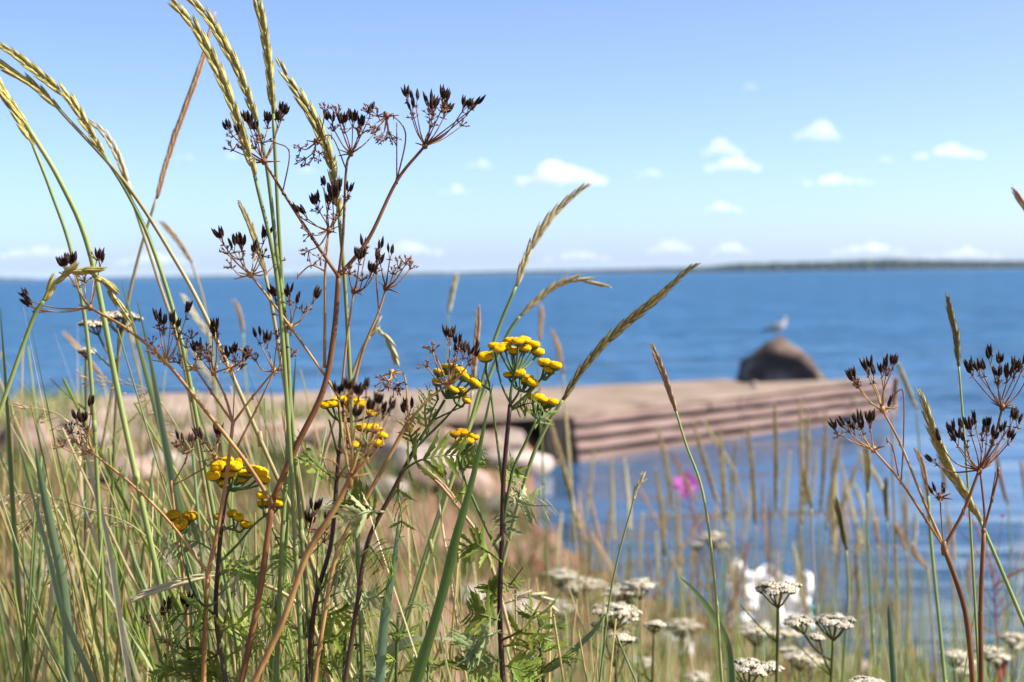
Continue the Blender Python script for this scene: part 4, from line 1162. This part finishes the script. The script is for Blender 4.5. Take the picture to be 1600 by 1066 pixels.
tansy('central tansy with the tallest yellow button clusters', .75,
  [(787, 1085), (781, 960), (784, 850), (787, 745), (797, 632)],
  [([(797, 640), (798, 615), (803, 585)], .9, .7), ([(797, 640), (825, 615), (846, 592)], .8, .6), ([(785, 830), (800, 740), (822, 690), (838, 655)], .9, .7), ([(788, 790), (778, 700), (766, 610), (760, 585)], .7, .55),
   ([(798, 632), (785, 605), (778, 580)], .6, .5), ([(798, 632), (808, 618), (812, 608)], .7, .6), ([(783, 870), (762, 830), (736, 772), (722, 735), (724, 706)], .8, .6)],
  [((803, 586), [(789, 541), (803, 548), (809, 533, 10), (796, 532), (820, 531), (820, 544), (834, 538), (840, 549, 10.5), (780, 545)]),
   ((778, 580), [(772, 540)]), ((760, 585), [(759, 557, 12.5)]),
   ((812, 610), [(795, 585, 8.5), (804, 586, 8), (812, 583), (821, 594), (832, 598), (826, 590, 8)]),
   ((846, 592), [(850, 566), (860, 577, 10), (868, 571), (857, 568, 8)]),
   ((838, 655), [(832, 619, 8), (841, 621), (853, 631, 9), (863, 628), (848, 624, 8)]),
   ((724, 706), [(711, 678, 8, 1), (722, 675, 9, 1), (730, 681, 9), (741, 682, 8), (719, 690, 8), (734, 689, 7)])],
  [([(795, 775), (815, 785), (838, 790), (862, 789)], 13, True), ([(787, 760), (800, 738), (806, 730)], 10, False), ([(790, 770), (788, 800), (790, 830), (778, 838)], 10, True), ([(800, 790), (812, 770), (812, 755)], 9, True),
   ([(786, 880), (760, 860), (740, 850), (715, 866)], 12, False), ([(784, 930), (800, 910), (818, 885)], 9, False),
   ([(783, 985), (765, 992), (748, 1000), (728, 1012)], 15, True), ([(783, 970), (758, 962), (735, 958)], 13, False), ([(785, 1000), (815, 985), (830, 968), (838, 955)], 16, False), ([(785, 1010), (820, 1005), (855, 1000)], 13, False),
   ([(784, 1030), (760, 1040), (735, 1050)], 14, False), ([(786, 1040), (810, 1045), (832, 1062)], 13, False), ([(785, 940), (770, 925), (762, 915)], 9, False),
   ([(722, 738), (740, 715), (752, 700)], 9, False), ([(835, 670), (850, 640), (842, 630)], 9, False), ([(800, 640), (820, 632), (838, 628)], 9, False), ([(736, 772), (720, 770), (712, 778)], 6, False), ([(766, 610), (752, 600), (746, 588)], 5, False)],
  r0=1.6)
tansy('tansy with tilted yellow cluster seen from below, left of the central one', .74,
  [(536, 1085), (556, 960), (574, 850), (610, 775), (655, 688)],
  [([(655, 688), (680, 650), (695, 625)], .9, .7), ([(650, 698), (690, 660), (715, 632)], .7, .5), ([(645, 705), (668, 680), (672, 650), (684, 625)], .6, .45), ([(680, 655), (712, 640), (725, 635)], .5, .4)],
  [((697, 622), [(686, 582, 9), (698, 577, 10), (709, 575, 10), (720, 580, 10), (725, 589, 9), (736, 593, 10), (742, 599, 10), (712, 586, 9)]),
   ((684, 625), [(683, 597, 8)]), ((715, 632), [(709, 609, 8.5), (722, 612, 9), (729, 625, 7.5)])],
  [([(625, 738), (655, 720), (690, 712), (722, 712)], 16, False), ([(648, 700), (640, 670), (655, 640)], 8, False), ([(668, 680), (664, 640), (672, 610)], 8, False), ([(575, 850), (590, 870), (600, 890)], 10, False),
   ([(560, 945), (590, 930), (612, 905), (610, 870)], 10, False), ([(600, 800), (570, 800), (545, 812), (530, 806)], 13, True), ([(595, 805), (560, 785), (525, 780)], 12, False), ([(565, 920), (575, 935), (590, 930)], 8, True),
   ([(625, 738), (622, 770), (628, 810), (624, 840)], 9, False)],
  r0=1.5, tilt=(.45, .55, .75))
tansy('tansy with yellow tiers behind the blurred dark seed umbel', .77,
  [(478, 1085), (492, 945), (517, 850), (526, 750), (530, 700)],
  [([(530, 705), (532, 670), (530, 655)], .9, .7), ([(526, 750), (552, 715), (575, 695)], .8, .6), ([(530, 720), (520, 680), (514, 655)], .6, .5), ([(540, 730), (560, 720), (572, 712)], .6, .5)],
  [((530, 657), [(509, 632, 9), (519, 630, 9), (529, 627, 10), (540, 624, 9), (553, 626, 11), (566, 631, 9), (580, 645, 8), (548, 634, 8)]),
   ((575, 695), [(564, 667, 8), (573, 668, 9), (583, 668, 9), (591, 672, 9), (597, 680, 9)]),
   ((572, 712), [(554, 695, 7), (568, 697, 7), (580, 692, 8), (591, 693, 9)])],
  [([(526, 750), (505, 735), (480, 712), (470, 705)], 13, False), ([(528, 715), (545, 690), (552, 672)], 8, False), ([(517, 850), (535, 850), (552, 840)], 9, False), ([(493, 945), (530, 925), (560, 915)], 14, True),
   ([(492, 960), (520, 960), (552, 948)], 14, False), ([(486, 1010), (520, 1000), (548, 985)], 14, False), ([(484, 1030), (515, 1040), (545, 1045)], 13, False), ([(486, 1000), (468, 985), (450, 980)], 12, False), ([(496, 930), (515, 905), (540, 885)], 13, False)],
  r0=1.5)
tansy('tansy with big round yellow buttons crossed by the brown dead stem at left', .77,
  [(357, 1085), (338, 970), (341, 880), (349, 800), (354, 772)],
  [([(354, 775), (358, 765), (362, 760)], .9, .7), ([(342, 880), (372, 850), (395, 822), (415, 805)], .8, .6), ([(336, 962), (305, 930), (286, 870), (283, 838)], .7, .5), ([(346, 830), (362, 822), (368, 818)], .5, .4)],
  [((360, 766), [(334, 742, 11.5), (341, 729, 12), (357, 740, 12), (367, 728, 11.5), (374, 751, 11), (383, 740, 12), (355, 720, 10), (377, 721, 10), (396, 733, 11), (408, 738, 11), (412, 749, 10), (348, 752, 10)]),
   ((366, 828), [(341, 807, 7, 1), (363, 802, 8), (373, 808, 8), (384, 819, 9)]),
   ((413, 806), [(409, 774, 8), (412, 787, 10), (436, 786, 10), (429, 779, 8)]),
   ((283, 840), [(271, 805, 12, 1), (297, 806, 11.5, 1), (281, 820, 11.5, 1)])],
  [([(342, 870), (315, 850), (285, 845), (255, 858)], 13, True), ([(340, 900), (365, 890), (400, 895), (430, 900)], 14, False), ([(339, 940), (310, 955), (285, 960), (250, 955)], 14, False), ([(338, 960), (300, 985), (275, 1010), (262, 1040)], 14, False),
   ([(340, 990), (370, 975), (400, 978)], 13, False), ([(345, 1020), (320, 1035), (300, 1060)], 14, False), ([(348, 1030), (385, 1010), (415, 1000)], 13, False), ([(415, 805), (440, 860), (440, 880)], 9, False), ([(345, 840), (330, 820), (322, 812)], 6, True), ([(341, 930), (360, 915), (385, 900)], 10, True)],
  r0=1.5)

# leafy shoots without flowers
def shoot(label, D, px, py, h, n, seed):
    r = random.Random(seed)
    tp = rooted(px_path([(px + r.uniform(-8, 8), py + h * .5), (px, py)], D)); base = tp[0].copy()
    t = thing('tansy_shoot', label, 'plant', base, 'leafy tansy shoots')
    sm = smooth_path(tp, 5); mb = MB(); mb.tube(sm, .0009, 6); mb.build('stem', m_tgreen, t, base=base)
    for k in range(n):
        y0 = py + h * (k / n) ** .9; a = k * 2.4 + r.uniform(0, 1)
        ln = r.uniform(38, 72) * (.7 + .5 * k / n)
        x1 = px + math.cos(a) * ln; dz = math.sin(a) * ln / K * D
        lb = MB()
        p0 = P(px, y0, D); p1 = P(px + math.cos(a) * ln * .5, y0 - ln * .34, D + dz * .5); p2 = P(x1, y0 - ln * r.uniform(.1, .5), D + dz)
        sd = (p2 - p0).cross(Vector((0, 0, 1)) + Vector((r.uniform(-.6, .6), r.uniform(-.6, .6), 0))).normalized()
        pinnate(lb, [p0, p1, p2], r.uniform(.006, .0105), sd, None, 10, seed + k)
        lb.build('leaf', m_leaf if r.random() < .75 else m_leaf_pale, t, base=base)
for i, (lab, d, x, y, h, n) in enumerate([
 ('leafy tansy shoot at the bottom edge under the left yellow trio', .78, 292, 1000, 90, 6), ('leafy tansy shoot right of the thick brown stem', .82, 432, 925, 150, 6),
 ('leafy tansy shoot beside the dark tansy stems at the bottom', .78, 540, 985, 100, 6), ('leafy tansy shoot left of the broad dark blade', .82, 622, 960, 110, 6), ('leafy tansy shoot right of the broad dark blade', .80, 735, 1000, 80, 6),
 ('bright leafy tansy shoot right of the central tansy stem', .77, 842, 985, 100, 8)]):
    shoot(lab, d, x, y, h, n, 900 + i * 20)
# ------------------------------------------------------------------ yarrow
m_ystem = ramp3(mat('yarrow_stem', (.1, .1, .1), (.2, .2, .2), 60, .6, .2, rnd=.2), [(.06, .06, .025), (.11, .115, .045), (.17, .14, .07)], [.3, .5, .72])
def floret(mb, c, ax, r, rr):
    x = ax.orthogonal().normalized(); y = ax.cross(x)
    n = 5
    vs_, fs_, cs = [c + ax * r * .25], [], [(.85, .72, .45)]
    a0 = rr.uniform(0, 6.28)
    k = rr.uniform(.72, 1.05)
    for i in range(n):
        a = a0 + i * 2 * math.pi / n
        for (q, da, h) in ((.38, -.32, .22), (1.0, -.38, .05), (1.08, .0, -.05), (1.0, .38, .05), (.38, .32, .22)):
            b = a + da
            vs_.append(c + (x * math.cos(b) + y * math.sin(b)) * r * q + ax * r * h); cs.append((k, k, k))
        o = 1 + i * 5
        fs_ += [(0, o, o + 4), (o, o + 1, o + 2), (o, o + 2, o + 4), (o + 2, o + 3, o + 4)]
    mb.add(vs_, fs_, cs)
    mb.spindle(c - ax * r * 1.3, c + ax * r * .05, r * .55, 5, ((0, .3), (.5, 1), (1, .8)), (.16, .2, .08))

def yarrow(label, px, py, wpx, D, side=(), tilt=0.0, tall=True, lean=0):
    c = P(px, py, D)
    R0 = wpx / K * D * .5
    foot = P(px + lean * .3, py + 95, D)
    sp = rooted([P(px + lean, py + 190, D), foot, P(px, py + wpx * .55, D)])
    base = sp[0].copy()
    t = thing('yarrow', label, 'flower', base, 'yarrow plants')
    rr = random.Random(int(px * 7 + py))
    mb = MB(); sm = smooth_path(sp, 5)
    mb.tube(sm, .0011, 6)
    nd = sp[-1]
    def corymb(ctr, rad, node):
        fl = MB()
        nb = max(6, int(12 * (rad / .014)))
        subs = []
        for i in range(nb):
            a = i * 2.39996; q = math.sqrt((i + .5) / nb) * rad * .88
            p = ctr + Vector((math.cos(a) * q, math.sin(a) * q, -q * q / rad * .32 + rr.uniform(-.0012, .0012) + tilt * math.cos(a) * q))
            subs.append(p)
            mb.tube(smooth_path([node, node.lerp(p, .5) + Vector((0, 0, -.002)), p - Vector((0, 0, .002))], 3), .00055, 4)
            m = 8 if D < 1.7 else 5
            for j in range(m):
                b = j * 2.39996 + i; w = math.sqrt((j + .5) / m) * rad / math.sqrt(nb) * 1.0
                ax = Vector((math.cos(a) * q / rad * .4 + math.cos(b) * .25, math.sin(a) * q / rad * .4 + math.sin(b) * .25, 1)).normalized()
                floret(fl, p + Vector((math.cos(b) * w, math.sin(b) * w, rr.uniform(-.0008, .0008) - w * .15)), ax, rr.uniform(.0017, .0023) * max(1, rad / .016) ** .5, rr)
        o = fl.build('flower_cluster', m_yarrow, t, base=base)
    corymb(c, R0, nd)
    for (sx, sy, sw) in side:
        ctr = P(sx, sy, D + rr.uniform(-.02, .03))
        node = P(sx + (px - sx) * .2, sy + sw * .6, D)
        j = P(px, max(sy, py) + 70, D)
        mb.tube(smooth_path([j, j.lerp(node, .6) + Vector((0, 0, -.003)), node], 4), .0008, 5)
        corymb(ctr, sw / K * D * .5, node)
    mb.build('stem', m_ystem, t, base=base)
    # feathery leaves up the stem
    for k in range(5):
        lf = MB()
        f = .35 + .13 * k
        i = int(f * (len(sm) - 1)); p = sm[i]
        a = k * 2.2 + rr.uniform(0, 1)
        d = Vector((math.cos(a), math.sin(a), .8))
        pinnate(lf, [p, p + d * .012, p + d * .024 + Vector((0, 0, .002))], .004, d.cross(Vector((0, 0, 1))).normalized(), None, 7, k)
        lf.build('leaf', m_leaf, t, base=base)
YA = [
 ('sharpest white yarrow umbel standing before the white plastic sheet', 1216, 910, 74, .93, ()),
 ('white yarrow with wide double umbel right of the sharpest one', 1302, 962, 72, .98, ((1246, 964, 46), (1275, 990, 18))),
 ('white yarrow with flat cluster low in the centre of the yarrow group', 960, 944, 74, 1.08, ((978, 962, 34), (970, 990, 34), (940, 972, 30), (986, 998, 18))),
 ('white yarrow behind the central group, leaning right', 1000, 906, 58, 1.3, ((970, 915, 60), (985, 922, 40))),
 ('blurred white yarrow, leftmost of the central group', 876, 890, 60, 1.9, ((905, 902, 55), (925, 906, 50), (893, 912, 40))),
 ('blurred white yarrow beneath the leftmost of the group', 880, 945, 50, 2.0, ((868, 938, 36),)),
 ('small white yarrow bud head right of the central group', 1022, 972, 30, 1.1, ()),
 ('blurred trio of white yarrow heads below the pink flower', 1114, 832, 48, 2.2, ((1088, 848, 26), (1128, 850, 26))),
 ('white yarrow cut by the bottom edge under the plastic sheet', 1168, 1034, 74, .95, ((1200, 1036, 40),)),
 ('pale blurred yarrow in front of the lower half of the plastic sheet', 1180, 978, 60, 1.45, ((1218, 985, 40), (1236, 986, 28))),
 ('drooping blurred yarrow below the double umbel', 1250, 1018, 56, 1.3, ((1275, 1030, 36), (1232, 1012, 30))),
 ('white yarrow at the bottom edge right of the double umbel', 1352, 1060, 58, .92, ()),
 ('white yarrow at lower right, left of the dead plant stem', 1492, 1016, 52, 1.35, ((1508, 1030, 36), (1502, 1046, 26))),
 ('white yarrow between the two stems of the right dead plant', 1545, 1010, 44, 1.4, ((1560, 1022, 40),)),
 ('white yarrow at the right edge of the picture', 1582, 990, 40, 1.5, ((1590, 1004, 36),)),
 ('blurred white yarrow behind the small fine grass stem at centre', 1066, 968, 56, 2.0, ((1085, 975, 30), (1056, 980, 28))),
 ('low blurred yarrow left of the white scrap', 1000, 1028, 50, 1.7, ()),
 ('white yarrow behind the bent grass ear at far left', 186, 488, 62, .98, ((146, 500, 40),)),
 ('dull budding yarrow head below the left white yarrow', 135, 546, 22, 1.0, ()),
 ('pale blurred yarrow near the bottom left corner', 62, 905, 56, 1.9, ()),
 ('low pale yarrow at the bottom edge, centre', 1090, 1052, 44, 1.6, ()),
]
for y in YA: yarrow(y[0], y[1], y[2], y[3], y[4], y[5], lean=U(-14, 14))

# ------------------------------------------------------------------ fireweed and red-stemmed plants
def fireweed(label, D, trunk, blooms, seedspike, nleaf=10, r=1.6):
    tp = rooted(px_path(trunk, D)); base = tp[0].copy()
    t = thing('fireweed', label, 'flower', base, 'red-stemmed fireweed plants')
    mb = MB(); sm = smooth_path(tp, 6); mb.tube(sm, r * .001, 6); mb.build('stem', m_redstem, t, base=base)
    rr = random.Random(int(trunk[0][0]))
    for (bx, by, s) in blooms:
        fl = MB(); c = P(bx, by, D + rr.uniform(-.02, .02))
        ax = Vector((rr.uniform(-.8, .8), -.8, rr.uniform(-.2, .5))).normalized()
        x = ax.orthogonal().normalized(); y = ax.cross(x)
        for k in range(4):
            a = k * math.pi / 2 + rr.uniform(-.2, .2)
            d = x * math.cos(a) + y * math.sin(a); w = ax.cross(d); R_ = s / K * D * .42
            fl.add([c, c + d * R_ * .5 + w * R_ * .36 + ax * R_ * .2, c + d * R_ + w * R_ * .25 + ax * R_ * .1, c + d * R_ * 1.05, c + d * R_ - w * R_ * .25 + ax * R_ * .1, c + d * R_ * .5 - w * R_ * .36 + ax * R_ * .2],
                   [(0, 1, 2, 3), (0, 3, 4, 5)])
        fl.build('flower', m_pink, t, base=base)
    pods = MB()
    for (sx, sy, ex, ey) in seedspike:
        pods.tube(smooth_path([P(sx, sy, D), P((sx + ex) / 2 + 1, (sy + ey) / 2, D), P(ex, ey, D + rr.uniform(-.02, .02))], 4), [r * .0006] * 4 + [r * .0004] * 5, 5)
    if seedspike: pods.build('seed_pods', m_redstem, t, base=base)
    n = len(sm)
    for k in range(nleaf):
        i = int(n * (.30 + .6 * k / nleaf)); p = sm[i]; a = k * 2.4 + rr.uniform(0, 1)
        d = Vector((math.cos(a), math.sin(a), .45))
        lf = MB(); lf.blade(smooth_path([p, p + d * .03, p + d * .06 - Vector((0, 0, .008))], 3), .008, Vector((-math.sin(a), math.cos(a), 0)), rr.choice([(.30, .07, .06), (.16, .15, .05), (.22, .11, .06)]))
        lf.build('leaf', m_blade, t, base=base)
fireweed('bright pink fireweed flower against the water right of centre', 2.6, [(1118, 960), (1098, 850), (1080, 790), (1068, 745)],
  [(1060, 752, 22), (1072, 744, 22), (1084, 752, 22), (1066, 764, 20), (1080, 766, 20), (1054, 760, 16), (1075, 756, 22), (1092, 762, 14), (1070, 774, 14)],
  [(1068, 745, 1060, 722), (1070, 745, 1078, 725), (1068, 745, 1052, 705), (1082, 790, 1072, 800), (1085, 800, 1104, 800), (1088, 815, 1076, 830), (1090, 830, 1108, 822), (1094, 840, 1082, 858), (1097, 850, 1114, 846)])
for (bx, by, tx, ty, d, lab) in ((846, 960, 858, 800, 2.8, 'red blurred fireweed stem right of the central tansy stem'), (828, 940, 838, 790, 3.0, 'dark red blurred fireweed stem just behind the central tansy leaves'), (915, 980, 900, 850, 2.7, 'reddish blurred fireweed stem left of the yarrow group'), (1140, 960, 1170, 850, 2.6, 'dull red fireweed stem left of the white plastic sheet')):
    fireweed(lab, d, [(bx, by), ((bx + tx) / 2 + 3, (by + ty) / 2), (tx, ty)], [],
      [(tx + (bx - tx) * f, ty + (by - ty) * f, tx + (bx - tx) * f + U(-22, 22), ty + (by - ty) * f - U(14, 34)) for f in (.0, .08, .15, .22, .3, .38, .45, .55, .65)], 16)
fireweed('pink-stemmed fireweed with few purple flowers behind the right dead plant', 1.5, [(1560, 1060), (1556, 960), (1548, 880), (1520, 812)],
  [(1514, 806, 12), (1566, 806, 9)],
  [(1550, 890, 1500, 830), (1552, 905, 1520, 850), (1554, 920, 1585, 850), (1556, 930, 1600, 862), (1552, 900, 1566, 812), (1556, 945, 1510, 880), (1557, 950, 1590, 900), (1550, 885, 1530, 830), (1558, 965, 1605, 915), (1558, 970, 1520, 920)], 6, .9)

# ------------------------------------------------------------------ prominent single blades
GREEN = [(.14, .20, .035), (.18, .24, .05), (.22, .27, .07), (.15, .21, .08), (.26, .28, .06), (.24, .29, .13), (.20, .27, .12), (.28, .32, .15), (.11, .16, .04), (.20, .27, .04)]
STRAW = [(.36, .28, .11), (.45, .36, .17), (.30, .23, .09), (.52, .44, .26)]
def blade_thing(label, pts, D, w, col):
    pp = rooted(px_path(pts, D))
    base = pp[0].copy()
    mb = MB(); sm = smooth_path(pp, 6); n = len(sm)
    ws = [w * .001 * (1 if i < n * .7 else max(.05, 1 - ((i - n * .7) / (n * .3)) ** 1.6)) for i in range(n)]
    col = tuple(q * 1.35 for q in col)
    mb.blade(sm, ws, (right * U(.7, 1) + fwd * U(-.5, .5)).normalized(), col)
    o = mb.build('grass_blade', m_blade, base=base)
    tag(o, label, 'grass blade', 'broad grass blades')
for b in [
 ('broad dark green grass blade slanting up right at centre', [(645, 1085), (690, 930), (712, 840), (740, 740), (770, 600)], .72, 4.6, (.10, .17, .04)),
 ('bright green blade just left of the broad dark one', [(640, 1085), (672, 985), (700, 900)], .74, 4.8, (.17, .26, .04)),
 ('blue-green upright blade left of the broad dark one', [(592, 1085), (602, 960), (616, 880), (624, 800)], .75, 4.6, (.13, .20, .12)),
 ('curved pointed green blade right of the yarrow group', [(1142, 1085), (1135, 1010), (1110, 960), (1085, 925), (1062, 902)], .80, 4.5, (.09, .13, .05)),
 ('second thinner green blade behind the curved pointed one', [(1150, 1085), (1140, 1020), (1128, 985), (1120, 960)], .84, 3.5, (.09, .14, .05)),
 ('thin dark blade slanting up from the bottom, right of the tansy', [(820, 1075), (870, 1040), (925, 990), (945, 960)], .80, 4.0, (.06, .11, .05)),
 ('upright thin green blade at lower right before the water', [(1398, 1085), (1394, 1020), (1390, 965), (1388, 945)], .85, 3.2, (.06, .11, .06)),
 ('broad grey-green blade behind the small yellow trio', [(300, 1085), (288, 900), (268, 760), (250, 660), (235, 570), (214, 470)], .85, 4.8, (.18, .23, .13)),
 ('wide green blade bent over at lower left', [(110, 1085), (100, 930), (78, 820), (62, 740), (55, 700)], .82, 5.0, (.14, .20, .10)),
 ('broad dark blade at the bottom left, left of the tan forked stem', [(150, 1085), (96, 960), (70, 850), (30, 700)], .78, 4.8, (.13, .19, .10)),
 ('long pale blade arching across the lower centre', [(585, 1070), (600, 1030), (640, 1005), (690, 1000), (740, 1005)], .82, 7.0, (.26, .30, .19)),
 ('bleached blade leaning left among the left grass', [(220, 1085), (170, 900), (130, 790), (110, 700)], .88, 2.6, (.40, .37, .25)),
 ('bleached thin blade between the left rocks', [(190, 1000), (165, 840), (140, 740), (120, 650)], .84, 4.0, (.42, .40, .28)),
 ('tall green blade crossing the left yellow trio', [(330, 1085), (300, 880), (265, 720), (222, 560), (190, 440)], .9, 4.6, (.12, .17, .06)),
 ('straight olive blade at the left edge', [(40, 1085), (22, 860), (10, 640), (0, 480)], .85, 4.2, (.11, .15, .05)),
 ('green blade leaning right behind the thick brown stem', [(420, 1085), (440, 880), (452, 700), (462, 560)], .88, 4.4, (.10, .16, .05)),
]: blade_thing(*b)

# ------------------------------------------------------------------ grass that nobody could count
def scatter(name, label, n, gen, round_=0.0):
    mb = MB()
    for i in range(n):
        root, tip, bend, w, col, seg = gen(i)
        z = zg(root[0], root[1])
        a = Vector((root[0], root[1], z - .01)); b = Vector(tip)
        mid = a.lerp(b, .5) + Vector(bend)
        pts = smooth_path([a, mid, b], seg)
        sd = Vector((U(-1, 1), U(-1, 1), 0)).normalized()
        sd = (sd + right * .8).normalized()
        if round_ and rng.random() < round_:
            n_ = len(pts); mb.tube(pts, [w * .30 * (1.15 - .8 * (k_ / n_) ** 2) for k_ in range(n_)], 6, col)
        else: mb.blade(pts, w, sd, col)
    o = mb.build(name, m_blade)
    tag(o, label, 'grass', kind='stuff')
    return o
def mixc(p_straw):
    c = rng.choice(STRAW) if rng.random() < p_straw else rng.choice(GREEN)
    k = U(1.0, 1.6)
    return tuple(q * k for q in c)
def near_left(i):
    d = U(.80, 1.4)
    tx = U(-60, 560); lim = 560 + max(0, tx - 60) * .45
    ty = U(lim + 60, 1000) if rng.random() < .87 else U(440 + max(0, tx) * .25, 700)
    tip = P(tx, ty, d)
    h = tip.z - zg(tip.x, tip.y)
    lean = rng.gauss(.07, .10) * h * 1.6
    return ((tip.x + lean, tip.y + U(-.05, .08)), tip, (lean * .22, U(-.02, .02), h * .06), U(.0022, .0064), mixc(.30), 5)
scatter('near_grass', 'tangle of green and straw grass blades filling the lower left foreground', 520, near_left, .55)
def near_mid(i):
    d = U(.75, 1.5)
    tx = U(380, 1000)
    ty = U(760, 1060) if tx < 760 else U(900, 1075)
    tip = P(tx, ty, d); h = tip.z - zg(tip.x, tip.y)
    lean = rng.gauss(-.02, .12) * h
    return ((tip.x + lean, tip.y + U(-.05, .08)), tip, (lean * .2, 0, h * .05), U(.0016, .0048), mixc(.36), 5)
scatter('centre_grass', 'thin green and dry grass blades low in the centre foreground', 420, near_mid, .5)
def right_low(i):
    d = U(.9, 2.6)
    tx = U(880, 1640); ty = U(900, 1080) if rng.random() < .8 else U(780, 950)
    tip = P(tx, ty, d); h = tip.z - zg(tip.x, tip.y)
    lean = rng.gauss(0, .1) * h
    return ((tip.x + lean, tip.y + U(-.05, .08)), tip, (lean * .2, 0, h * .05), U(.0016, .004), tuple(q * 1.2 for q in mixc(.15)), 4)
scatter('right_grass', 'short bright green grass blades along the lower right foreground', 520, right_low)
def mid_left(i):
    d = 1.3 + 3.2 * rng.random() ** 1.3
    tx = U(-80, 820); ty = U(660 + max(0, (tx - 500)) * .35, 1060)
    tip = P(tx, ty, d); z = zg(tip.x, tip.y); h = tip.z - z
    if h < .05 or h > .75: tip.z = z + U(.25, .6); h = tip.z - z
    lean = rng.gauss(.05, .16) * h
    return ((tip.x + lean, tip.y + U(-.1, .1)), tip, (lean * .2, 0, h * .05), U(.003, .007), mixc(.42), 4)
scatter('bank_grass', 'blurred green and straw grass on the bank at left', 200, mid_left)
REDS = [(.22, .08, .045), (.17, .095, .045), (.24, .13, .075), (.13, .105, .04)]
def bank(i):
    while True:
        x = U(-4.5, 2.6); y = U(3.0, 12.5)
        if sdist(x, y) > .12 and abs(x) < .38 * y + .3:
            zz = noise.noise(Vector((x * .9, y * .7, 3.3)))
            if zz > (.02 if x < .1 else -.35) or rng.random() < .10: break
    z = zg(x, y); h = U(.06, .26) * (1.25 if zz > .2 else .8)
    c = rng.choice(REDS) if (rng.random() < .34 and y < 8.5) else tuple(.55 * q for q in mixc(.25 if x < .3 else .15))
    return ((x, y), (x + rng.gauss(0, .3) * h, y + rng.gauss(0, .3) * h, z + h), (0, 0, h * .08), U(.006, .014), c, 2)
scatter('bank_ground_cover', 'low reddish and green ground cover on the shore bank', 7500, bank)
def spit(i):
    while True:
        x = U(-7.5, .3); y = U(10.5, 15.7)
        zz = noise.noise(Vector((x * .8, y * .8, 9.1)))
        if sdist(x, y) > .1 and (zz > .48 or (x < -3.6 and y > 12.0 and zz > .0)): break
    z = zg(x, y); h = U(.05, .17)
    return ((x, y), (x + rng.gauss(0, .3) * h, y + rng.gauss(0, .3) * h, z + h), (0, 0, h * .08), U(.012, .025), mixc(.2), 2)
scatter('spit_grass', 'green turf patches on the gravel spit at left', 1200, spit)
def reeds(i):
    d = U(2.6, 5.2)
    tx = U(860, 1640); ty = U(760, 1000)
    tip = P(tx, ty, d); z = max(zg(tip.x, tip.y), -.05); h = tip.z - z
    if h > .8: tip.z = z + U(.5, .8)
    lean = rng.gauss(0, .08) * h
    return ((tip.x + lean, tip.y), tip, (0, 0, h * .03), U(.004, .008), mixc(.62), 3)
scatter('shore_grass', 'blurred sparse grass stems along the water edge at right', 190, reeds)

# thin wispy panicles at left
for i, (pts, d, lab) in enumerate([
 ([(330, 1000), (230, 840), (120, 790), (40, 770), (10, 775)], .86, 'thin wispy brown grass panicle drooping at lower left'),
 ([(120, 990), (105, 860), (72, 800), (30, 830)], .84, 'small hooked wispy grass panicle at lower left'),
 ([(215, 880), (150, 720), (95, 650), (20, 635)], .9, 'pale wispy grass panicle before the left rocks'),
 ([(330, 760), (290, 690), (235, 612), (170, 598), (130, 590)], .95, 'tan wispy grass panicle arching over the left water edge')]):
    pp = rooted(px_path(pts, d)); base = pp[0].copy()
    t = thing('bent_grass', lab, 'grass', base, 'wispy grass panicles')
    mb = MB(); sm = smooth_path(pp, 6); n = len(sm)
    mb.tube(sm, [.0007 * (1.2 - .8 * k / n) for k in range(n)], 5); mb.build('stem', m_gstraw, t, base=base)
    pn = MB()
    for k in range(26):
        u = .68 + .32 * k / 26; p = sm[min(n - 1, int(u * (n - 1)))]
        dv = (sm[-1] - sm[-4]).normalized() + Vector((U(-.6, .6), U(-.6, .6), U(-.8, .4)))
        q = p + dv * U(.003, .009)
        pn.tube([p, q], .0002, 4); pn.spindle(q, q + dv.normalized() * .004, .0006, 5)
    pn.build('panicle', m_ear_brown, t, base=base)
# ------------------------------------------------------------------ thin summer haze over the lake
mb = MB()
H0, H1, HS = -4.0, 75.0, 31000.0
v = [(x, y, z) for z in (H0, H1) for (x, y) in ((-HS, -HS), (HS, -HS), (HS, HS), (-HS, HS))]
mb.add(v, [(3, 2, 1, 0), (4, 5, 6, 7), (0, 1, 5, 4), (1, 2, 6, 5), (2, 3, 7, 6), (3, 0, 4, 7)])
m_haze = bpy.data.materials.new('haze'); m_haze.use_nodes = True
N_, L_ = m_haze.node_tree.nodes, m_haze.node_tree.links
N_.remove(N_['Principled BSDF'])
pv = N_.new('ShaderNodeVolumePrincipled')
pv.inputs['Color'].default_value = (.70, .83, 1.0, 1); pv.inputs['Density'].default_value = 3.2e-5; pv.inputs['Anisotropy'].default_value = 0.0
L_.new(pv.outputs[0], N_['Material Output'].inputs['Volume'])
tag(mb.build('haze', m_haze, smooth=False), kind='stuff')
